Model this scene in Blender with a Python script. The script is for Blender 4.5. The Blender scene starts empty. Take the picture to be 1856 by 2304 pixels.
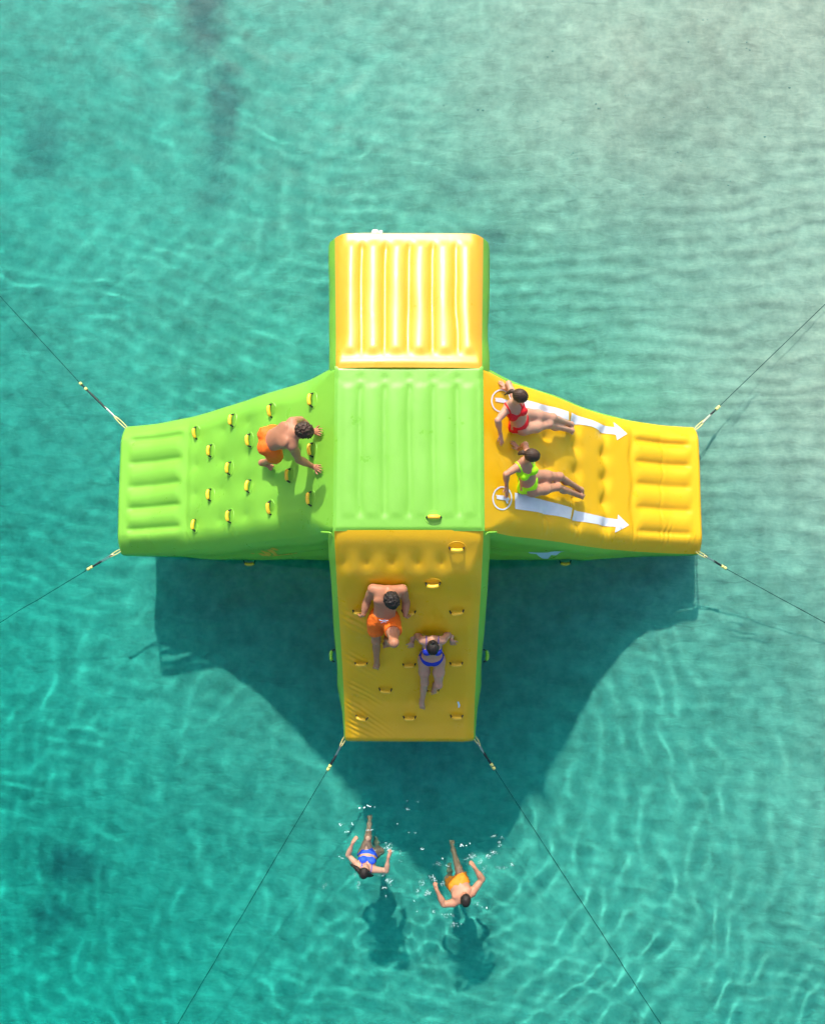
import bpy, math, random
import numpy as np
from mathutils import Vector, Matrix

# ------------------------------------------------------------------ camera, sky, sun, exposure
SC = bpy.context.scene
COL = SC.collection
CAM = np.array([0.042, -2.175, 15.0])
TILT = math.radians(7.04)
FPX = 2250.0                      # focal length in photograph pixels (1856 x 2304)
camd = bpy.data.cameras.new('camera')
cam = bpy.data.objects.new('camera', camd)
COL.objects.link(cam)
cam.location = CAM
cam.rotation_euler = (TILT, 0, 0)
camd.sensor_fit = 'VERTICAL'
camd.sensor_height = 24
camd.lens = 24 * FPX / 2304
camd.clip_end = 2000
SC.camera = cam

SUN_EL = math.radians(45.5)
SUN_AZ = math.radians(-9)         # measured from +Y towards +X
world = bpy.data.worlds.new('World')
SC.world = world
world.use_nodes = True
wn = world.node_tree
sky = wn.nodes.new('ShaderNodeTexSky')
sky.sky_type = 'NISHITA'
sky.sun_disc = False
sky.sun_elevation = SUN_EL
sky.sun_rotation = SUN_AZ
sky.dust_density = 4.0
wn.links.new(sky.outputs[0], wn.nodes['Background'].inputs[0])
wn.nodes['Background'].inputs[1].default_value = 0.15
sund = bpy.data.lights.new('sun', 'SUN')
sund.energy = 3.0
sund.angle = math.radians(1.4)
sund.color = (1.0, 0.95, 0.86)
sund.cycles.is_caustics_light = True
sun = bpy.data.objects.new('sun', sund)
COL.objects.link(sun)
to_sun = Vector((math.sin(SUN_AZ) * math.cos(SUN_EL), math.cos(SUN_AZ) * math.cos(SUN_EL), math.sin(SUN_EL)))
sun.rotation_euler = to_sun.to_track_quat('Z', 'Y').to_euler()
sun.location = to_sun * 40
SC.view_settings.view_transform = 'Standard'
SC.view_settings.look = 'None'
SC.view_settings.gamma = 1
SC.view_settings.use_curve_mapping = False
SC.view_settings.exposure = 0.66
SC.cycles.use_denoising = True
SC.cycles.caustics_refractive = True
SC.cycles.caustics_reflective = False
SC.cycles.sample_clamp_indirect = 6
SC.cycles.adaptive_threshold = 0.04
SC.cycles.max_bounces = 7
SC.cycles.transmission_bounces = 6

rng = np.random.default_rng(7)
random.seed(7)

# ------------------------------------------------------------------ helpers
C_AX = np.array([0, math.sin(TILT), -math.cos(TILT)])
C_UP = np.array([0, math.cos(TILT), math.sin(TILT)])
C_RT = np.array([1.0, 0, 0])


def ray(u, v):
    """direction from the viewpoint through a photograph pixel"""
    return C_AX + C_RT * (u - 928) / FPX - C_UP * (v - 1152) / FPX


def at_z(u, v, z):
    d = ray(u, v)
    return CAM + d * ((z - CAM[2]) / d[2])


def zoomed(x0, y0, k):
    return lambda x, y: (x0 + x / k, y0 + y / k)


def nrm(v):
    v = np.asarray(v, float)
    return v / max(1e-9, np.linalg.norm(v))


def mesh_from(name, V, faces, mat=None, smooth=True):
    """faces: (n,4) or (n,3) int array, or a list of polygons"""
    me = bpy.data.meshes.new(name)
    if isinstance(faces, np.ndarray):
        V = np.ascontiguousarray(V, dtype=np.float32)
        k = faces.shape[1]
        me.vertices.add(len(V))
        me.vertices.foreach_set('co', V.ravel())
        me.loops.add(faces.size)
        me.loops.foreach_set('vertex_index', faces.astype(np.int32).ravel())
        me.polygons.add(len(faces))
        me.polygons.foreach_set('loop_start', np.arange(0, faces.size, k, dtype=np.int32))
        me.update(calc_edges=True)
        me.validate()
    else:
        me.from_pydata([tuple(v) for v in V], [], [tuple(f) for f in faces])
    if smooth:
        me.shade_smooth()
    if mat:
        me.materials.append(mat)
    return me


def link(name, me, parent=None):
    o = bpy.data.objects.new(name, me)
    COL.objects.link(o)
    if parent is not None:
        o.parent = parent
    return o


def empty(name, loc=(0, 0, 0)):
    o = bpy.data.objects.new(name, None)
    o.empty_display_size = 0.2
    o.location = loc
    COL.objects.link(o)
    return o


def tag(o, label=None, cat=None, group=None, kind=None):
    if label: o['label'] = label
    if cat: o['category'] = cat
    if group: o['group'] = group
    if kind: o['kind'] = kind
    return o


def put(name, V, faces, mat, parent=None, smooth=True):
    """a mesh whose vertices are in world space, under a parent that may stand elsewhere"""
    V = np.asarray(V, float)
    if parent is not None:
        base = np.array(parent.location)
        p = parent.parent
        while p is not None:
            base = base + np.array(p.location)
            p = p.parent
        V = V - base
    return link(name, mesh_from(name, V, faces, mat, smooth), parent)


def grid_faces(n, m, wrap=False):
    i = np.arange(n * m).reshape(n, m)
    if wrap:
        j = np.roll(i, -1, axis=1)
        f = np.stack([i[:-1], j[:-1], j[1:], i[1:]], -1)
    else:
        f = np.stack([i[:-1, :-1], i[:-1, 1:], i[1:, 1:], i[1:, :-1]], -1)
    return f.reshape(-1, 4)


def tube(points, radii, n=8, caps=True):
    """swept round tube: vertices, faces"""
    P = np.asarray(points, float)
    R = np.full(len(P), radii) if np.isscalar(radii) else np.asarray(radii, float)
    T = np.gradient(P, axis=0)
    T /= np.linalg.norm(T, axis=1)[:, None]
    up = np.array([0, 0, 1.0]) if abs(T[0, 2]) < 0.9 else np.array([1.0, 0, 0])
    a = nrm(np.cross(T[0], up))
    V = []
    ang = np.linspace(0, 2 * math.pi, n, endpoint=False)
    for p, t, r in zip(P, T, R):
        a = nrm(a - t * (a @ t))
        b = np.cross(t, a)
        V.append(p + r * (np.cos(ang)[:, None] * a + np.sin(ang)[:, None] * b))
    V = np.concatenate(V)
    F = [tuple(f) for f in grid_faces(len(P), n, True)]
    if caps:
        F.append(tuple(range(n))[::-1])
        F.append(tuple(range((len(P) - 1) * n, len(P) * n)))
    return V, F


def merge(parts):
    V, F, k = [], [], 0
    for v, f in parts:
        V.append(np.asarray(v, float))
        F += [tuple(int(i) + k for i in g) for g in f]
        k += len(v)
    return np.concatenate(V), F


def sstep(x, a, b):
    t = np.clip((x - a) / (b - a), 0, 1)
    return t * t * (3 - 2 * t)


def vnoise(P, scale, seed=0):
    """smooth value noise on (n,3) points, range about -1..1"""
    q = np.asarray(P, float) * scale + seed * 17.31
    i = np.floor(q).astype(np.int64)
    f = q - i
    f = f * f * f * (f * (f * 6 - 15) + 10)

    def h(a):
        n = a[..., 0] * 374761393 + a[..., 1] * 668265263 + a[..., 2] * 2147483647
        n = (n ^ (n >> 13)) * 1274126177
        n = n ^ (n >> 16)
        return (n & 0xffff) / 32767.5 - 1
    r = 0
    old = np.seterr(over='ignore')
    for dx in (0, 1):
        for dy in (0, 1):
            for dz in (0, 1):
                w = (f[..., 0] if dx else 1 - f[..., 0]) * (f[..., 1] if dy else 1 - f[..., 1]) * (f[..., 2] if dz else 1 - f[..., 2])
                r = r + w * h(i + np.array([dx, dy, dz]))
    np.seterr(**old)
    return r


# ------------------------------------------------------------------ materials
def new_mat(name):
    m = bpy.data.materials.new(name)
    m.use_nodes = True
    return m, m.node_tree.nodes, m.node_tree.links, m.node_tree.nodes['Principled BSDF']


def pvc(name, rgb, rough=0.34, vary=0.07, thin=0.2, spec=0.65, coat=0.0):
    """welded, glossy coated tarpaulin: faint tone patches, soft creases"""
    m, n, l, b = new_mat(name)
    tc = n.new('ShaderNodeTexCoord')
    no = n.new('ShaderNodeTexNoise'); no.inputs['Scale'].default_value = 2.3; no.inputs['Detail'].default_value = 5
    l.new(tc.outputs['Object'], no.inputs['Vector'])
    mx = n.new('ShaderNodeMix'); mx.data_type = 'RGBA'
    mx.inputs['A'].default_value = (*[c * (1 - vary) for c in rgb], 1)
    mx.inputs['B'].default_value = (*[min(1, c * (1 + vary)) for c in rgb], 1)
    l.new(no.outputs['Fac'], mx.inputs['Factor'])
    l.new(mx.outputs['Result'], b.inputs['Base Color'])
    rr = n.new('ShaderNodeMapRange')
    rr.inputs['To Min'].default_value = rough - 0.05; rr.inputs['To Max'].default_value = rough + 0.07
    l.new(no.outputs['Fac'], rr.inputs['Value'])
    # wet patches left by the climbers: smoother film with ragged edges
    wp = n.new('ShaderNodeTexNoise'); wp.inputs['Scale'].default_value = 4.2; wp.inputs['Detail'].default_value = 6; wp.inputs['Roughness'].default_value = 0.6
    l.new(tc.outputs['Object'], wp.inputs['Vector'])
    wr_ = n.new('ShaderNodeMapRange'); wr_.inputs['From Min'].default_value = 0.60; wr_.inputs['From Max'].default_value = 0.66
    wr_.inputs['To Min'].default_value = 0.0; wr_.inputs['To Max'].default_value = -0.20
    l.new(wp.outputs['Fac'], wr_.inputs['Value'])
    wa = n.new('ShaderNodeMath'); wa.operation = 'ADD'; l.new(rr.outputs[0], wa.inputs[0]); l.new(wr_.outputs[0], wa.inputs[1])
    l.new(wa.outputs[0], b.inputs['Roughness'])
    b.inputs['Specular IOR Level'].default_value = spec
    b.inputs['Coat Weight'].default_value = coat; b.inputs['Coat Roughness'].default_value = 0.42
    # creases: stretched noise in two scales
    mp = n.new('ShaderNodeMapping'); mp.inputs['Scale'].default_value = (1.5, 1.0, 1.2)
    l.new(tc.outputs['Object'], mp.inputs['Vector'])
    n2 = n.new('ShaderNodeTexNoise'); n2.inputs['Scale'].default_value = 2.6; n2.inputs['Detail'].default_value = 3; n2.inputs['Distortion'].default_value = 0.6
    l.new(mp.outputs[0], n2.inputs['Vector'])
    n3 = n.new('ShaderNodeTexNoise'); n3.inputs['Scale'].default_value = 60; n3.inputs['Detail'].default_value = 2
    l.new(tc.outputs['Object'], n3.inputs['Vector'])
    ad = n.new('ShaderNodeMath'); ad.operation = 'MULTIPLY_ADD'; ad.inputs[1].default_value = 0.03
    l.new(n3.outputs['Fac'], ad.inputs[0]); l.new(n2.outputs['Fac'], ad.inputs[2])
    bp = n.new('ShaderNodeBump'); bp.inputs['Strength'].default_value = 0.16; bp.inputs['Distance'].default_value = 0.04
    l.new(ad.outputs[0], bp.inputs['Height']); l.new(bp.outputs[0], b.inputs['Normal'])
    # thin coated fabric lets some light through into the air chamber
    tr = n.new('ShaderNodeBsdfTranslucent'); l.new(mx.outputs['Result'], tr.inputs['Color'])
    ms = n.new('ShaderNodeMixShader'); ms.inputs['Fac'].default_value = thin
    l.new(b.outputs[0], ms.inputs[1]); l.new(tr.outputs[0], ms.inputs[2])
    l.new(ms.outputs[0], n['Material Output'].inputs['Surface'])
    return m


def plain(name, rgb, rough=0.5, spec=0.5, metal=0.0, vary=0.06, scale=14):
    m, n, l, b = new_mat(name)
    tc = n.new('ShaderNodeTexCoord')
    no = n.new('ShaderNodeTexNoise'); no.inputs['Scale'].default_value = scale; no.inputs['Detail'].default_value = 4
    l.new(tc.outputs['Object'], no.inputs['Vector'])
    mx = n.new('ShaderNodeMix'); mx.data_type = 'RGBA'
    mx.inputs['A'].default_value = (*[c * (1 - vary) for c in rgb], 1)
    mx.inputs['B'].default_value = (*[min(1, c * (1 + vary)) for c in rgb], 1)
    l.new(no.outputs['Fac'], mx.inputs['Factor']); l.new(mx.outputs['Result'], b.inputs['Base Color'])
    b.inputs['Roughness'].default_value = rough
    b.inputs['Specular IOR Level'].default_value = spec
    b.inputs['Metallic'].default_value = metal
    return m


def skin(name, rgb):
    m, n, l, b = new_mat(name)
    tc = n.new('ShaderNodeTexCoord')
    no = n.new('ShaderNodeTexNoise'); no.inputs['Scale'].default_value = 9; no.inputs['Detail'].default_value = 6
    l.new(tc.outputs['Object'], no.inputs['Vector'])
    mx = n.new('ShaderNodeMix'); mx.data_type = 'RGBA'
    mx.inputs['A'].default_value = (rgb[0] * 0.88, rgb[1] * 0.82, rgb[2] * 0.8, 1)
    mx.inputs['B'].default_value = (min(1, rgb[0] * 1.08), rgb[1] * 1.08, rgb[2] * 1.06, 1)
    l.new(no.outputs['Fac'], mx.inputs['Factor']); l.new(mx.outputs['Result'], b.inputs['Base Color'])
    b.inputs['Roughness'].default_value = 0.5
    b.inputs['Specular IOR Level'].default_value = 0.35
    b.inputs['Subsurface Weight'].default_value = 0.12
    b.inputs['Subsurface Radius'].default_value = (0.02, 0.008, 0.004)
    b.inputs['Subsurface Scale'].default_value = 0.6
    n3 = n.new('ShaderNodeTexNoise'); n3.inputs['Scale'].default_value = 120; n3.inputs['Detail'].default_value = 3
    l.new(tc.outputs['Object'], n3.inputs['Vector'])
    bp = n.new('ShaderNodeBump'); bp.inputs['Strength'].default_value = 0.12; bp.inputs['Distance'].default_value = 0.006
    l.new(n3.outputs['Fac'], bp.inputs['Height']); l.new(bp.outputs[0], b.inputs['Normal'])
    return m


M = dict(
    green=pvc('green_pvc', (0.235, 0.59, 0.05), rough=0.46),
    yellow=pvc("yellow_pvc", (0.95, 0.53, 0.003), rough=0.46, vary=0.05),
    yellow_wet=pvc('yellow_pvc_wet', (0.95, 0.47, 0.003), rough=0.46, vary=0.05, spec=1.0, coat=0.9),
    green_wet=pvc('green_pvc_wet', (0.195, 0.53, 0.045), rough=0.46, spec=0.75, coat=0.15),
    grip=plain('handle_yellow', (0.85, 0.52, 0.03), 0.4),
    black=plain('black_webbing', (0.012, 0.014, 0.016), 0.6),
    white=plain('white_print', (0.74, 0.77, 0.84), 0.45, vary=0.14, scale=9),
    yprint=plain('yellow_print', (0.86, 0.55, 0.02), 0.45),
    bprint=plain('pale_blue_print', (0.55, 0.75, 0.88), 0.45),
    steel=plain('steel', (0.55, 0.53, 0.45), 0.28, metal=1.0),
    brass=plain('yellow_sleeve', (0.85, 0.72, 0.22), 0.5),
    rope=plain('dark_rope', (0.012, 0.028, 0.03), 0.8),
    valve=plain('valve_grey', (0.7, 0.7, 0.72), 0.4),
)

# ------------------------------------------------------------------ seabed, sea surface, body of water
def bed_depth(X, Y):
    d = 1.42 - 0.14 * X - 0.09 * Y
    d = d + 0.16 * np.sin(0.55 * X + 0.35 * Y + 1.0) + 0.10 * np.sin(0.9 * Y - 0.4 * X)
    d = 0.15 + np.log1p(np.exp((d - 0.15) * 4)) / 4
    return np.minimum(d, 4.2 + 0 * d)


def bed_z(X, Y):
    P = np.stack([X, Y, 0 * X], -1)
    w1 = vnoise(P, 0.45, 3); w2 = vnoise(P, 1.3, 5); w3 = vnoise(P, 3.4, 8)
    # sand ripples, strong on the shallow right side
    amt = 0.10 + 0.9 * sstep(X + w1, 0.8, 2.6) * (1 - sstep(Y + w1, 4.0, 6.0)) * (0.3 + 0.7 * sstep(Y, -2.0, 1.0)) * (0.55 + 0.45 * sstep(w2, -0.5, 0.4))
    ph = 2 * math.pi * Y / 0.27 + 4.2 * w1 + 3.4 * w2 + 0.8 * w3 + 0.5 * X
    rip = np.abs(np.sin(ph * 0.5)) * (0.75 + 0.4 * w3)
    lumps = 0.026 * w2 + 0.020 * w3 + 0.016 * vnoise(P, 7.0, 9)
    return -bed_depth(X, Y) - 0.060 * amt * rip + lumps


def axis_values(lo, hi, step, far):
    core = list(np.arange(lo, hi + 1e-6, step))
    out, d, x = [], step, hi
    while x < far:
        d = min(d * 1.35, 60); x += d; out.append(x)
    neg, d, x = [], step, lo
    while x > -far:
        d = min(d * 1.35, 60); x -= d; neg.append(x)
    return np.array(neg[::-1] + core + out)


def sheet(name, xs, ys, zf, mat):
    X, Y = np.meshgrid(xs, ys)
    V = np.stack([X, Y, zf(X, Y)], -1).reshape(-1, 3)
    return link(name, mesh_from(name, V, grid_faces(*X.shape), mat))


# sand with dark weed stains and fine speckle
m, n, l, b = new_mat('sand')
geo = n.new('ShaderNodeNewGeometry')
nz = n.new('ShaderNodeTexNoise'); nz.inputs['Scale'].default_value = 0.55; nz.inputs['Detail'].default_value = 8; nz.inputs['Roughness'].default_value = 0.62
l.new(geo.outputs['Position'], nz.inputs['Vector'])
cr = n.new('ShaderNodeValToRGB')
cr.color_ramp.elements[0].position = 0.30; cr.color_ramp.elements[0].color = (0.62, 0.465, 0.37, 1)
cr.color_ramp.elements[1].position = 0.68; cr.color_ramp.elements[1].color = (0.84, 0.605, 0.48, 1)
l.new(nz.outputs['Fac'], cr.inputs['Fac'])
spk = n.new('ShaderNodeTexNoise'); spk.inputs['Scale'].default_value = 3.6; spk.inputs['Detail'].default_value = 3; spk.inputs['Roughness'].default_value = 0.7
l.new(geo.outputs['Position'], spk.inputs['Vector'])
sr = n.new('ShaderNodeMapRange'); sr.inputs['From Min'].default_value = 0.3; sr.inputs['From Max'].default_value = 0.72; sr.inputs['To Min'].default_value = 0.78; sr.inputs['To Max'].default_value = 1.2
l.new(spk.outputs['Fac'], sr.inputs['Value'])
mul = n.new('ShaderNodeMix'); mul.data_type = 'RGBA'; mul.blend_type = 'MULTIPLY'; mul.inputs['Factor'].default_value = 1
l.new(cr.outputs['Color'], mul.inputs['A']); l.new(sr.outputs[0], mul.inputs['B'])
last = mul.outputs['Result']
# weed patches: (x, y, half size x, half size y, strength)
WEED = [(-3.55, 8.6, 0.50, 1.4, .75), (-3.2, 6.6, 0.42, 1.0, .6), (-3.8, 10.4, 0.9, 1.2, .7), (-3.3, 5.3, 0.5, 0.5, .4), (-6.3, 6.2, 0.5, 0.7, .45),
        (1.35, 4.2, .35, .3, .4), (0.8, 5.1, .5, .3, .2), (-5.6, -5.9, .6, .4, .6), (-5.9, -6.8, .5, .35, .5)]
dist = n.new('ShaderNodeTexNoise'); dist.inputs['Scale'].default_value = 1.7; dist.inputs['Detail'].default_value = 6; dist.inputs['Roughness'].default_value = .65
l.new(geo.outputs['Position'], dist.inputs['Vector'])
for (x, y, sx, sy, st) in WEED:
    mp = n.new('ShaderNodeMapping'); mp.vector_type = 'POINT'
    mp.inputs['Location'].default_value = (-x / sx, -y / sy, 0); mp.inputs['Scale'].default_value = (1 / sx, 1 / sy, 0)
    l.new(geo.outputs['Position'], mp.inputs['Vector'])
    ln = n.new('ShaderNodeVectorMath'); ln.operation = 'LENGTH'; l.new(mp.outputs[0], ln.inputs[0])
    ad = n.new('ShaderNodeMath'); ad.operation = 'MULTIPLY_ADD'; ad.inputs[1].default_value = -2.2; ad.inputs[2].default_value = 1.2
    l.new(dist.outputs['Fac'], ad.inputs[0])
    sm = n.new('ShaderNodeMath'); sm.operation = 'ADD'; l.new(ln.outputs['Value'], sm.inputs[0]); l.new(ad.outputs[0], sm.inputs[1])
    mr = n.new('ShaderNodeMapRange'); mr.inputs['From Min'].default_value = 0.45; mr.inputs['From Max'].default_value = 1.25
    mr.inputs['To Min'].default_value = st; mr.inputs['To Max'].default_value = 0
    l.new(sm.outputs[0], mr.inputs['Value'])
    mw = n.new('ShaderNodeMix'); mw.data_type = 'RGBA'
    l.new(mr.outputs[0], mw.inputs['Factor']); l.new(last, mw.inputs['A']); mw.inputs['B'].default_value = (0.07, 0.10, 0.13, 1)
    last = mw.outputs['Result']
l.new(last, b.inputs['Base Color'])
b.inputs['Roughness'].default_value = 1.0
fm = n.new('ShaderNodeMapping'); fm.inputs['Scale'].default_value = (3.2, 8.5, 1.0)
l.new(geo.outputs['Position'], fm.inputs['Vector'])
fn = n.new('ShaderNodeTexNoise'); fn.inputs['Scale'].default_value = 1.0; fn.inputs['Detail'].default_value = 4; fn.inputs['Distortion'].default_value = 0.8
l.new(fm.outputs[0], fn.inputs['Vector'])
fb = n.new('ShaderNodeBump'); fb.inputs['Strength'].default_value = 0.42; fb.inputs['Distance'].default_value = 0.045
l.new(fn.outputs['Fac'], fb.inputs['Height']); l.new(fb.outputs[0], b.inputs['Normal'])
b.inputs['Specular IOR Level'].default_value = 0.0
M['sand'] = m
seabed = sheet('seabed', axis_values(-8.6, 8.6, 0.045, 900), axis_values(-9.6, 11.5, 0.045, 900), bed_z, M['sand'])
tag(seabed, 'pale rippled sand bottom seen through the clear water', 'seabed', kind='structure')
seabed.cycles.is_caustics_receiver = True

# sea surface: wind ripples plus rings spreading from the swimmers and the float
WAVES = []
wr = np.random.default_rng(21)
for i in range(40):
    lam = 0.22 * (0.95 / 0.22) ** wr.random()
    ang = wr.uniform(0, 2 * math.pi)
    WAVES.append((math.cos(ang), math.sin(ang), 2 * math.pi / lam, wr.uniform(0, 6.28), 0.00062 * lam ** 1.1 * (0.6 + 0.8 * wr.random())))
RINGS = [(-0.75, -5.3, 0.38, 0.00046, 7.5), (0.55, -5.8, 0.30, 0.00029, 7.0), (-0.2, -3.2, 0.44, 0.00066, 9.0), (0.5, -4.2, 0.26, 0.00022, 6.0)]
CHOP = [(2 * math.pi / lam, math.cos(t), math.sin(t), 0.0010 * lam) for lam, t in ((.16, .3), (.19, 1.2), (.23, 2.1), (.27, 2.9), (.21, 4.0), (.33, 5.2), (.29, .8))]
SPLASH = [(-0.74, -5.35, 0.75), (0.62, -5.75, 0.8), (0.0, -5.6, 0.9)]


def sea_z(X, Y):
    X = np.asarray(X, float); Y = np.asarray(Y, float)
    z = 0 * X
    P = np.stack([X, Y, 0 * X], -1)
    far = 1 / (1 + (np.hypot(X, Y) / 14) ** 4)
    mod = 0.75 + 0.45 * vnoise(P, 0.33, 4)
    calm = 1 - 0.55 * np.exp(-((X - 0.2) ** 2 / 3.0 + (Y - 4.2) ** 2 / 2.2))      # smoother water behind the tower
    WX = X + 0.30 * vnoise(P, 0.55, 41) + 0.10 * vnoise(P, 1.3, 43); WY = Y + 0.30 * vnoise(P, 0.55, 42) + 0.10 * vnoise(P, 1.3, 44)
    for cx, cy, k, p, a in WAVES:
        z = z + a * np.sin(k * (cx * WX + cy * WY) + p)
    z = z * mod * calm * (1 + 0.8 * sstep(Y - 0.15 * X, 0.5, 3.5) * (0.45 + 0.55 * sstep(X, -4.5, 0.5)))
    wob = 0.35 * vnoise(P, 0.6, 11) + 0.12 * vnoise(P, 1.7, 12)
    for x, y, lam, a, ext in RINGS:
        r = np.hypot(X - x, Y - y) + wob
        south = (0.9 + 1.7 * sstep(X, -1, 3)) * (0.25 + 0.75 * sstep(-(Y - y) + 0.6 * np.abs(X - x), -1.0, 1.5))
        z = z + a * south * np.exp(-(r / ext) ** 2) * sstep(r, 0.2, 1.0) * np.sin(2 * math.pi * r / lam * (1 + 0.02 * r))
    for x, y, s in SPLASH:
        g = np.exp(-((X - x) ** 2 + (Y - y) ** 2) / s ** 2)
        for k, c, q, a in CHOP:
            z = z + a * g * np.sin(k * (c * X + q * Y) + 9 * c)
    # bow wave arc ahead of the swimmers
    r = np.hypot(X + 0.35, Y + 5.45) + 0.1 * wob
    z = z + 0.006 * np.exp(-((r - 1.05) / 0.12) ** 2) * sstep(Y, -5.3, -4.7) * (1 - sstep(X, 0.1, 0.5))
    return z * far


m, n, l, b = new_mat('sea_water')
n.remove(b)
gl = n.new('ShaderNodeBsdfGlass'); gl.inputs['IOR'].default_value = 1.33; gl.inputs['Roughness'].default_value = 0.0
l.new(gl.outputs[0], n['Material Output'].inputs['Surface'])
M['water'] = m
xs = np.unique(np.concatenate([axis_values(-7.4, 7.4, 0.042, 900), np.arange(-1.9, 1.9, 0.021)]))
ys = np.unique(np.concatenate([axis_values(-8.6, 9.4, 0.042, 900), np.arange(-6.8, -4.4, 0.021)]))
sea = sheet('sea_surface', xs, ys, sea_z, M['water'])
tag(sea, 'clear turquoise sea surface with small ripples', 'sea', kind='structure')
sea.cycles.is_caustics_caster = True

# the water itself: even absorption that takes the red out with depth
m, n, l, b = new_mat('water_body')
n.remove(b)
va = n.new('ShaderNodeVolumeAbsorption')
SIG = (1.12, 0.09, 0.092)
va.inputs['Color'].default_value = (1 - SIG[0] / 1.2, 1 - SIG[1] / 1.2, 1 - SIG[2] / 1.2, 1)
va.inputs['Density'].default_value = 1.2
l.new(va.outputs[0], n['Material Output'].inputs['Volume'])
bx = np.array([[x, y, z] for z in (-6.5, 0.10) for y in (-950, 950) for x in (-950, 950)], float)
body_f = [(0, 2, 3, 1), (4, 5, 7, 6), (0, 1, 5, 4), (2, 6, 7, 3), (0, 4, 6, 2), (1, 3, 7, 5)]
haze = put('haze', bx, body_f, m, smooth=False)
tag(haze, 'turquoise body of the sea water', 'water', kind='stuff')

# ------------------------------------------------------------------ the inflatable tower
ZT = 3.52
AX, AY = 0.863, 0.965
ZB = -0.14


class Arm:
    def __init__(self, axis, lat, knots, w0, w1, s0, disp, wall_seed, drop=0.19, bulge=0.085):
        self.a = np.array(axis, float); self.b = np.array(lat, float)
        ks = np.array(knots, float)
        ss = np.linspace(ks[0, 0], ks[-1, 0], 400)
        zz = np.interp(ss, ks[:, 0], ks[:, 1])
        ker = np.exp(-np.linspace(-2, 2, 41) ** 2); ker /= ker.sum()
        pad = np.concatenate([2 * zz[0] - zz[20:0:-1], zz, 2 * zz[-1] - zz[-2:-22:-1]])
        self.ss, self.zz = ss, np.convolve(pad, ker, 'valid')
        self.w0, self.w1, self.s0, self.L = w0, w1, s0, ks[-1, 0]
        self.disp = disp; self.seed = wall_seed; self.drop = drop; self.bulge = bulge

    def z(self, s): return np.interp(s, self.ss, self.zz)

    def w(self, s):
        f = np.clip((s - self.s0) / (self.L - self.s0), 0, 1)
        return self.w0 + (self.w1 - self.w0) * f

    def r(self, s):
        """size of the rounded shoulder"""
        zt = self.z(s) - ZB
        return np.minimum(0.03 + self.drop * sstep(s, self.s0, self.s0 + 0.45), 0.45 * zt)

    def top(self, s, t, off=0.0):
        s = np.asarray(s, float); t = np.asarray(t, float)
        z = self.z(s); dz = (self.z(s + 0.01) - self.z(s - 0.01)) / 0.02
        nn = np.sqrt(1 + dz ** 2)
        w = self.w(s); r = self.r(s)
        q = np.clip((np.abs(t) - (w - 1.3 * r)) / (1.3 * r), 0, 1)
        z = z - r * q ** 2 - 0.035 * (t / w) ** 4
        h = self.disp(s, t) * (1 - q) + off
        S = s - dz / nn * h
        Z = z + h / nn
        return S[..., None] * self.a + t[..., None] * self.b + Z[..., None] * np.array([0, 0, 1.0])

    def normal(self, s, t):
        e = 0.015
        du = self.top(s + e, t) - self.top(s - e, t); dv = self.top(s, t + e) - self.top(s, t - e)
        n = np.cross(du, dv)
        n = n / np.linalg.norm(n, axis=-1)[..., None]
        return n * np.sign(n[..., 2:3])

    def wall(self, s, q, side):
        """q 0 at the seam, 1 at the waterline"""
        zt = self.z(s) - self.r(s) - 0.035
        H = zt - ZB
        k = np.clip(H / 1.2, 0.12, 1)
        P = np.stack([s * 1.0, q * H, 0 * s + self.seed + side], -1)
        bul = self.bulge * (1 - np.exp(-q * H / 0.10)) * (1 - (0.6 if self.bulge > .1 else 0.1) * sstep(q, 0.55, 1.0)) + 0.018 * np.sin(7.2 * q * H + 1.1 * self.seed) * np.sin(math.pi * q) + 0.014 * vnoise(P, 2.1, 2)
        t = side * (self.w(s) + k * bul)
        return s[..., None] * self.a + t[..., None] * self.b + (zt - H * q)[..., None] * np.array([0, 0, 1.0])

    def build(self, name, mats, parent, ns=230, nt=120):
        s_main = np.linspace(self.s0, self.L - 0.10, ns)
        U = np.linspace(-1, 1, nt); U = np.sign(U) * np.abs(U) ** 0.9
        S = np.repeat(s_main[:, None], nt, 1)
        V = self.top(S, U[None, :] * self.w(S))
        ph = np.linspace(0, math.pi / 2, 9)[1:]
        endV = []
        e0 = V[-1]; tang = nrm(V[-1, nt // 2] - V[-2, nt // 2])
        for p in ph:
            row = e0.copy()
            row += self.a * (0.10 * math.sin(p))
            row[:, 2] = ZB + (e0[:, 2] + tang[2] * 0.08 * math.sin(p) - ZB) * math.cos(p)
            f = 1 - 0.06 * (1 - math.cos(p)) * 1.0
            lat = row @ self.b
            row += np.outer(lat * (f - 1), self.b)
            endV.append(row)
        V = np.concatenate([V, np.array(endV)], 0)
        top = put(name, V.reshape(-1, 3), grid_faces(V.shape[0], nt), mats[0], parent)
        nq = 26
        Q = np.linspace(0, 1, nq)
        for side in (-1, 1):
            S = np.repeat(s_main[:, None], nq, 1)
            W = self.wall(S, np.repeat(Q[None], ns, 0), side)
            W[:, 0] = V[:ns, 0 if side < 0 else -1]
            ends = []
            for i in range(len(ph)):
                c = V[ns + i, 0 if side < 0 else -1]
                row = W[-1].copy()
                row += self.a * (self.a @ (c - W[-1, 0]))
                row[:, 2] = ZB + (row[:, 2] - ZB) * (c[2] - ZB) / (W[-1, 0, 2] - ZB)
                lat0 = W[-1, 0] @ self.b; lat1 = c @ self.b
                row += self.b * (lat1 - lat0)
                ends.append(row)
            W = np.concatenate([W, np.array(ends)], 0)
            f = grid_faces(W.shape[0], nq)
            wl = put('side_wall', W.reshape(-1, 3), f, mats[1], parent)
        return top

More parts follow.
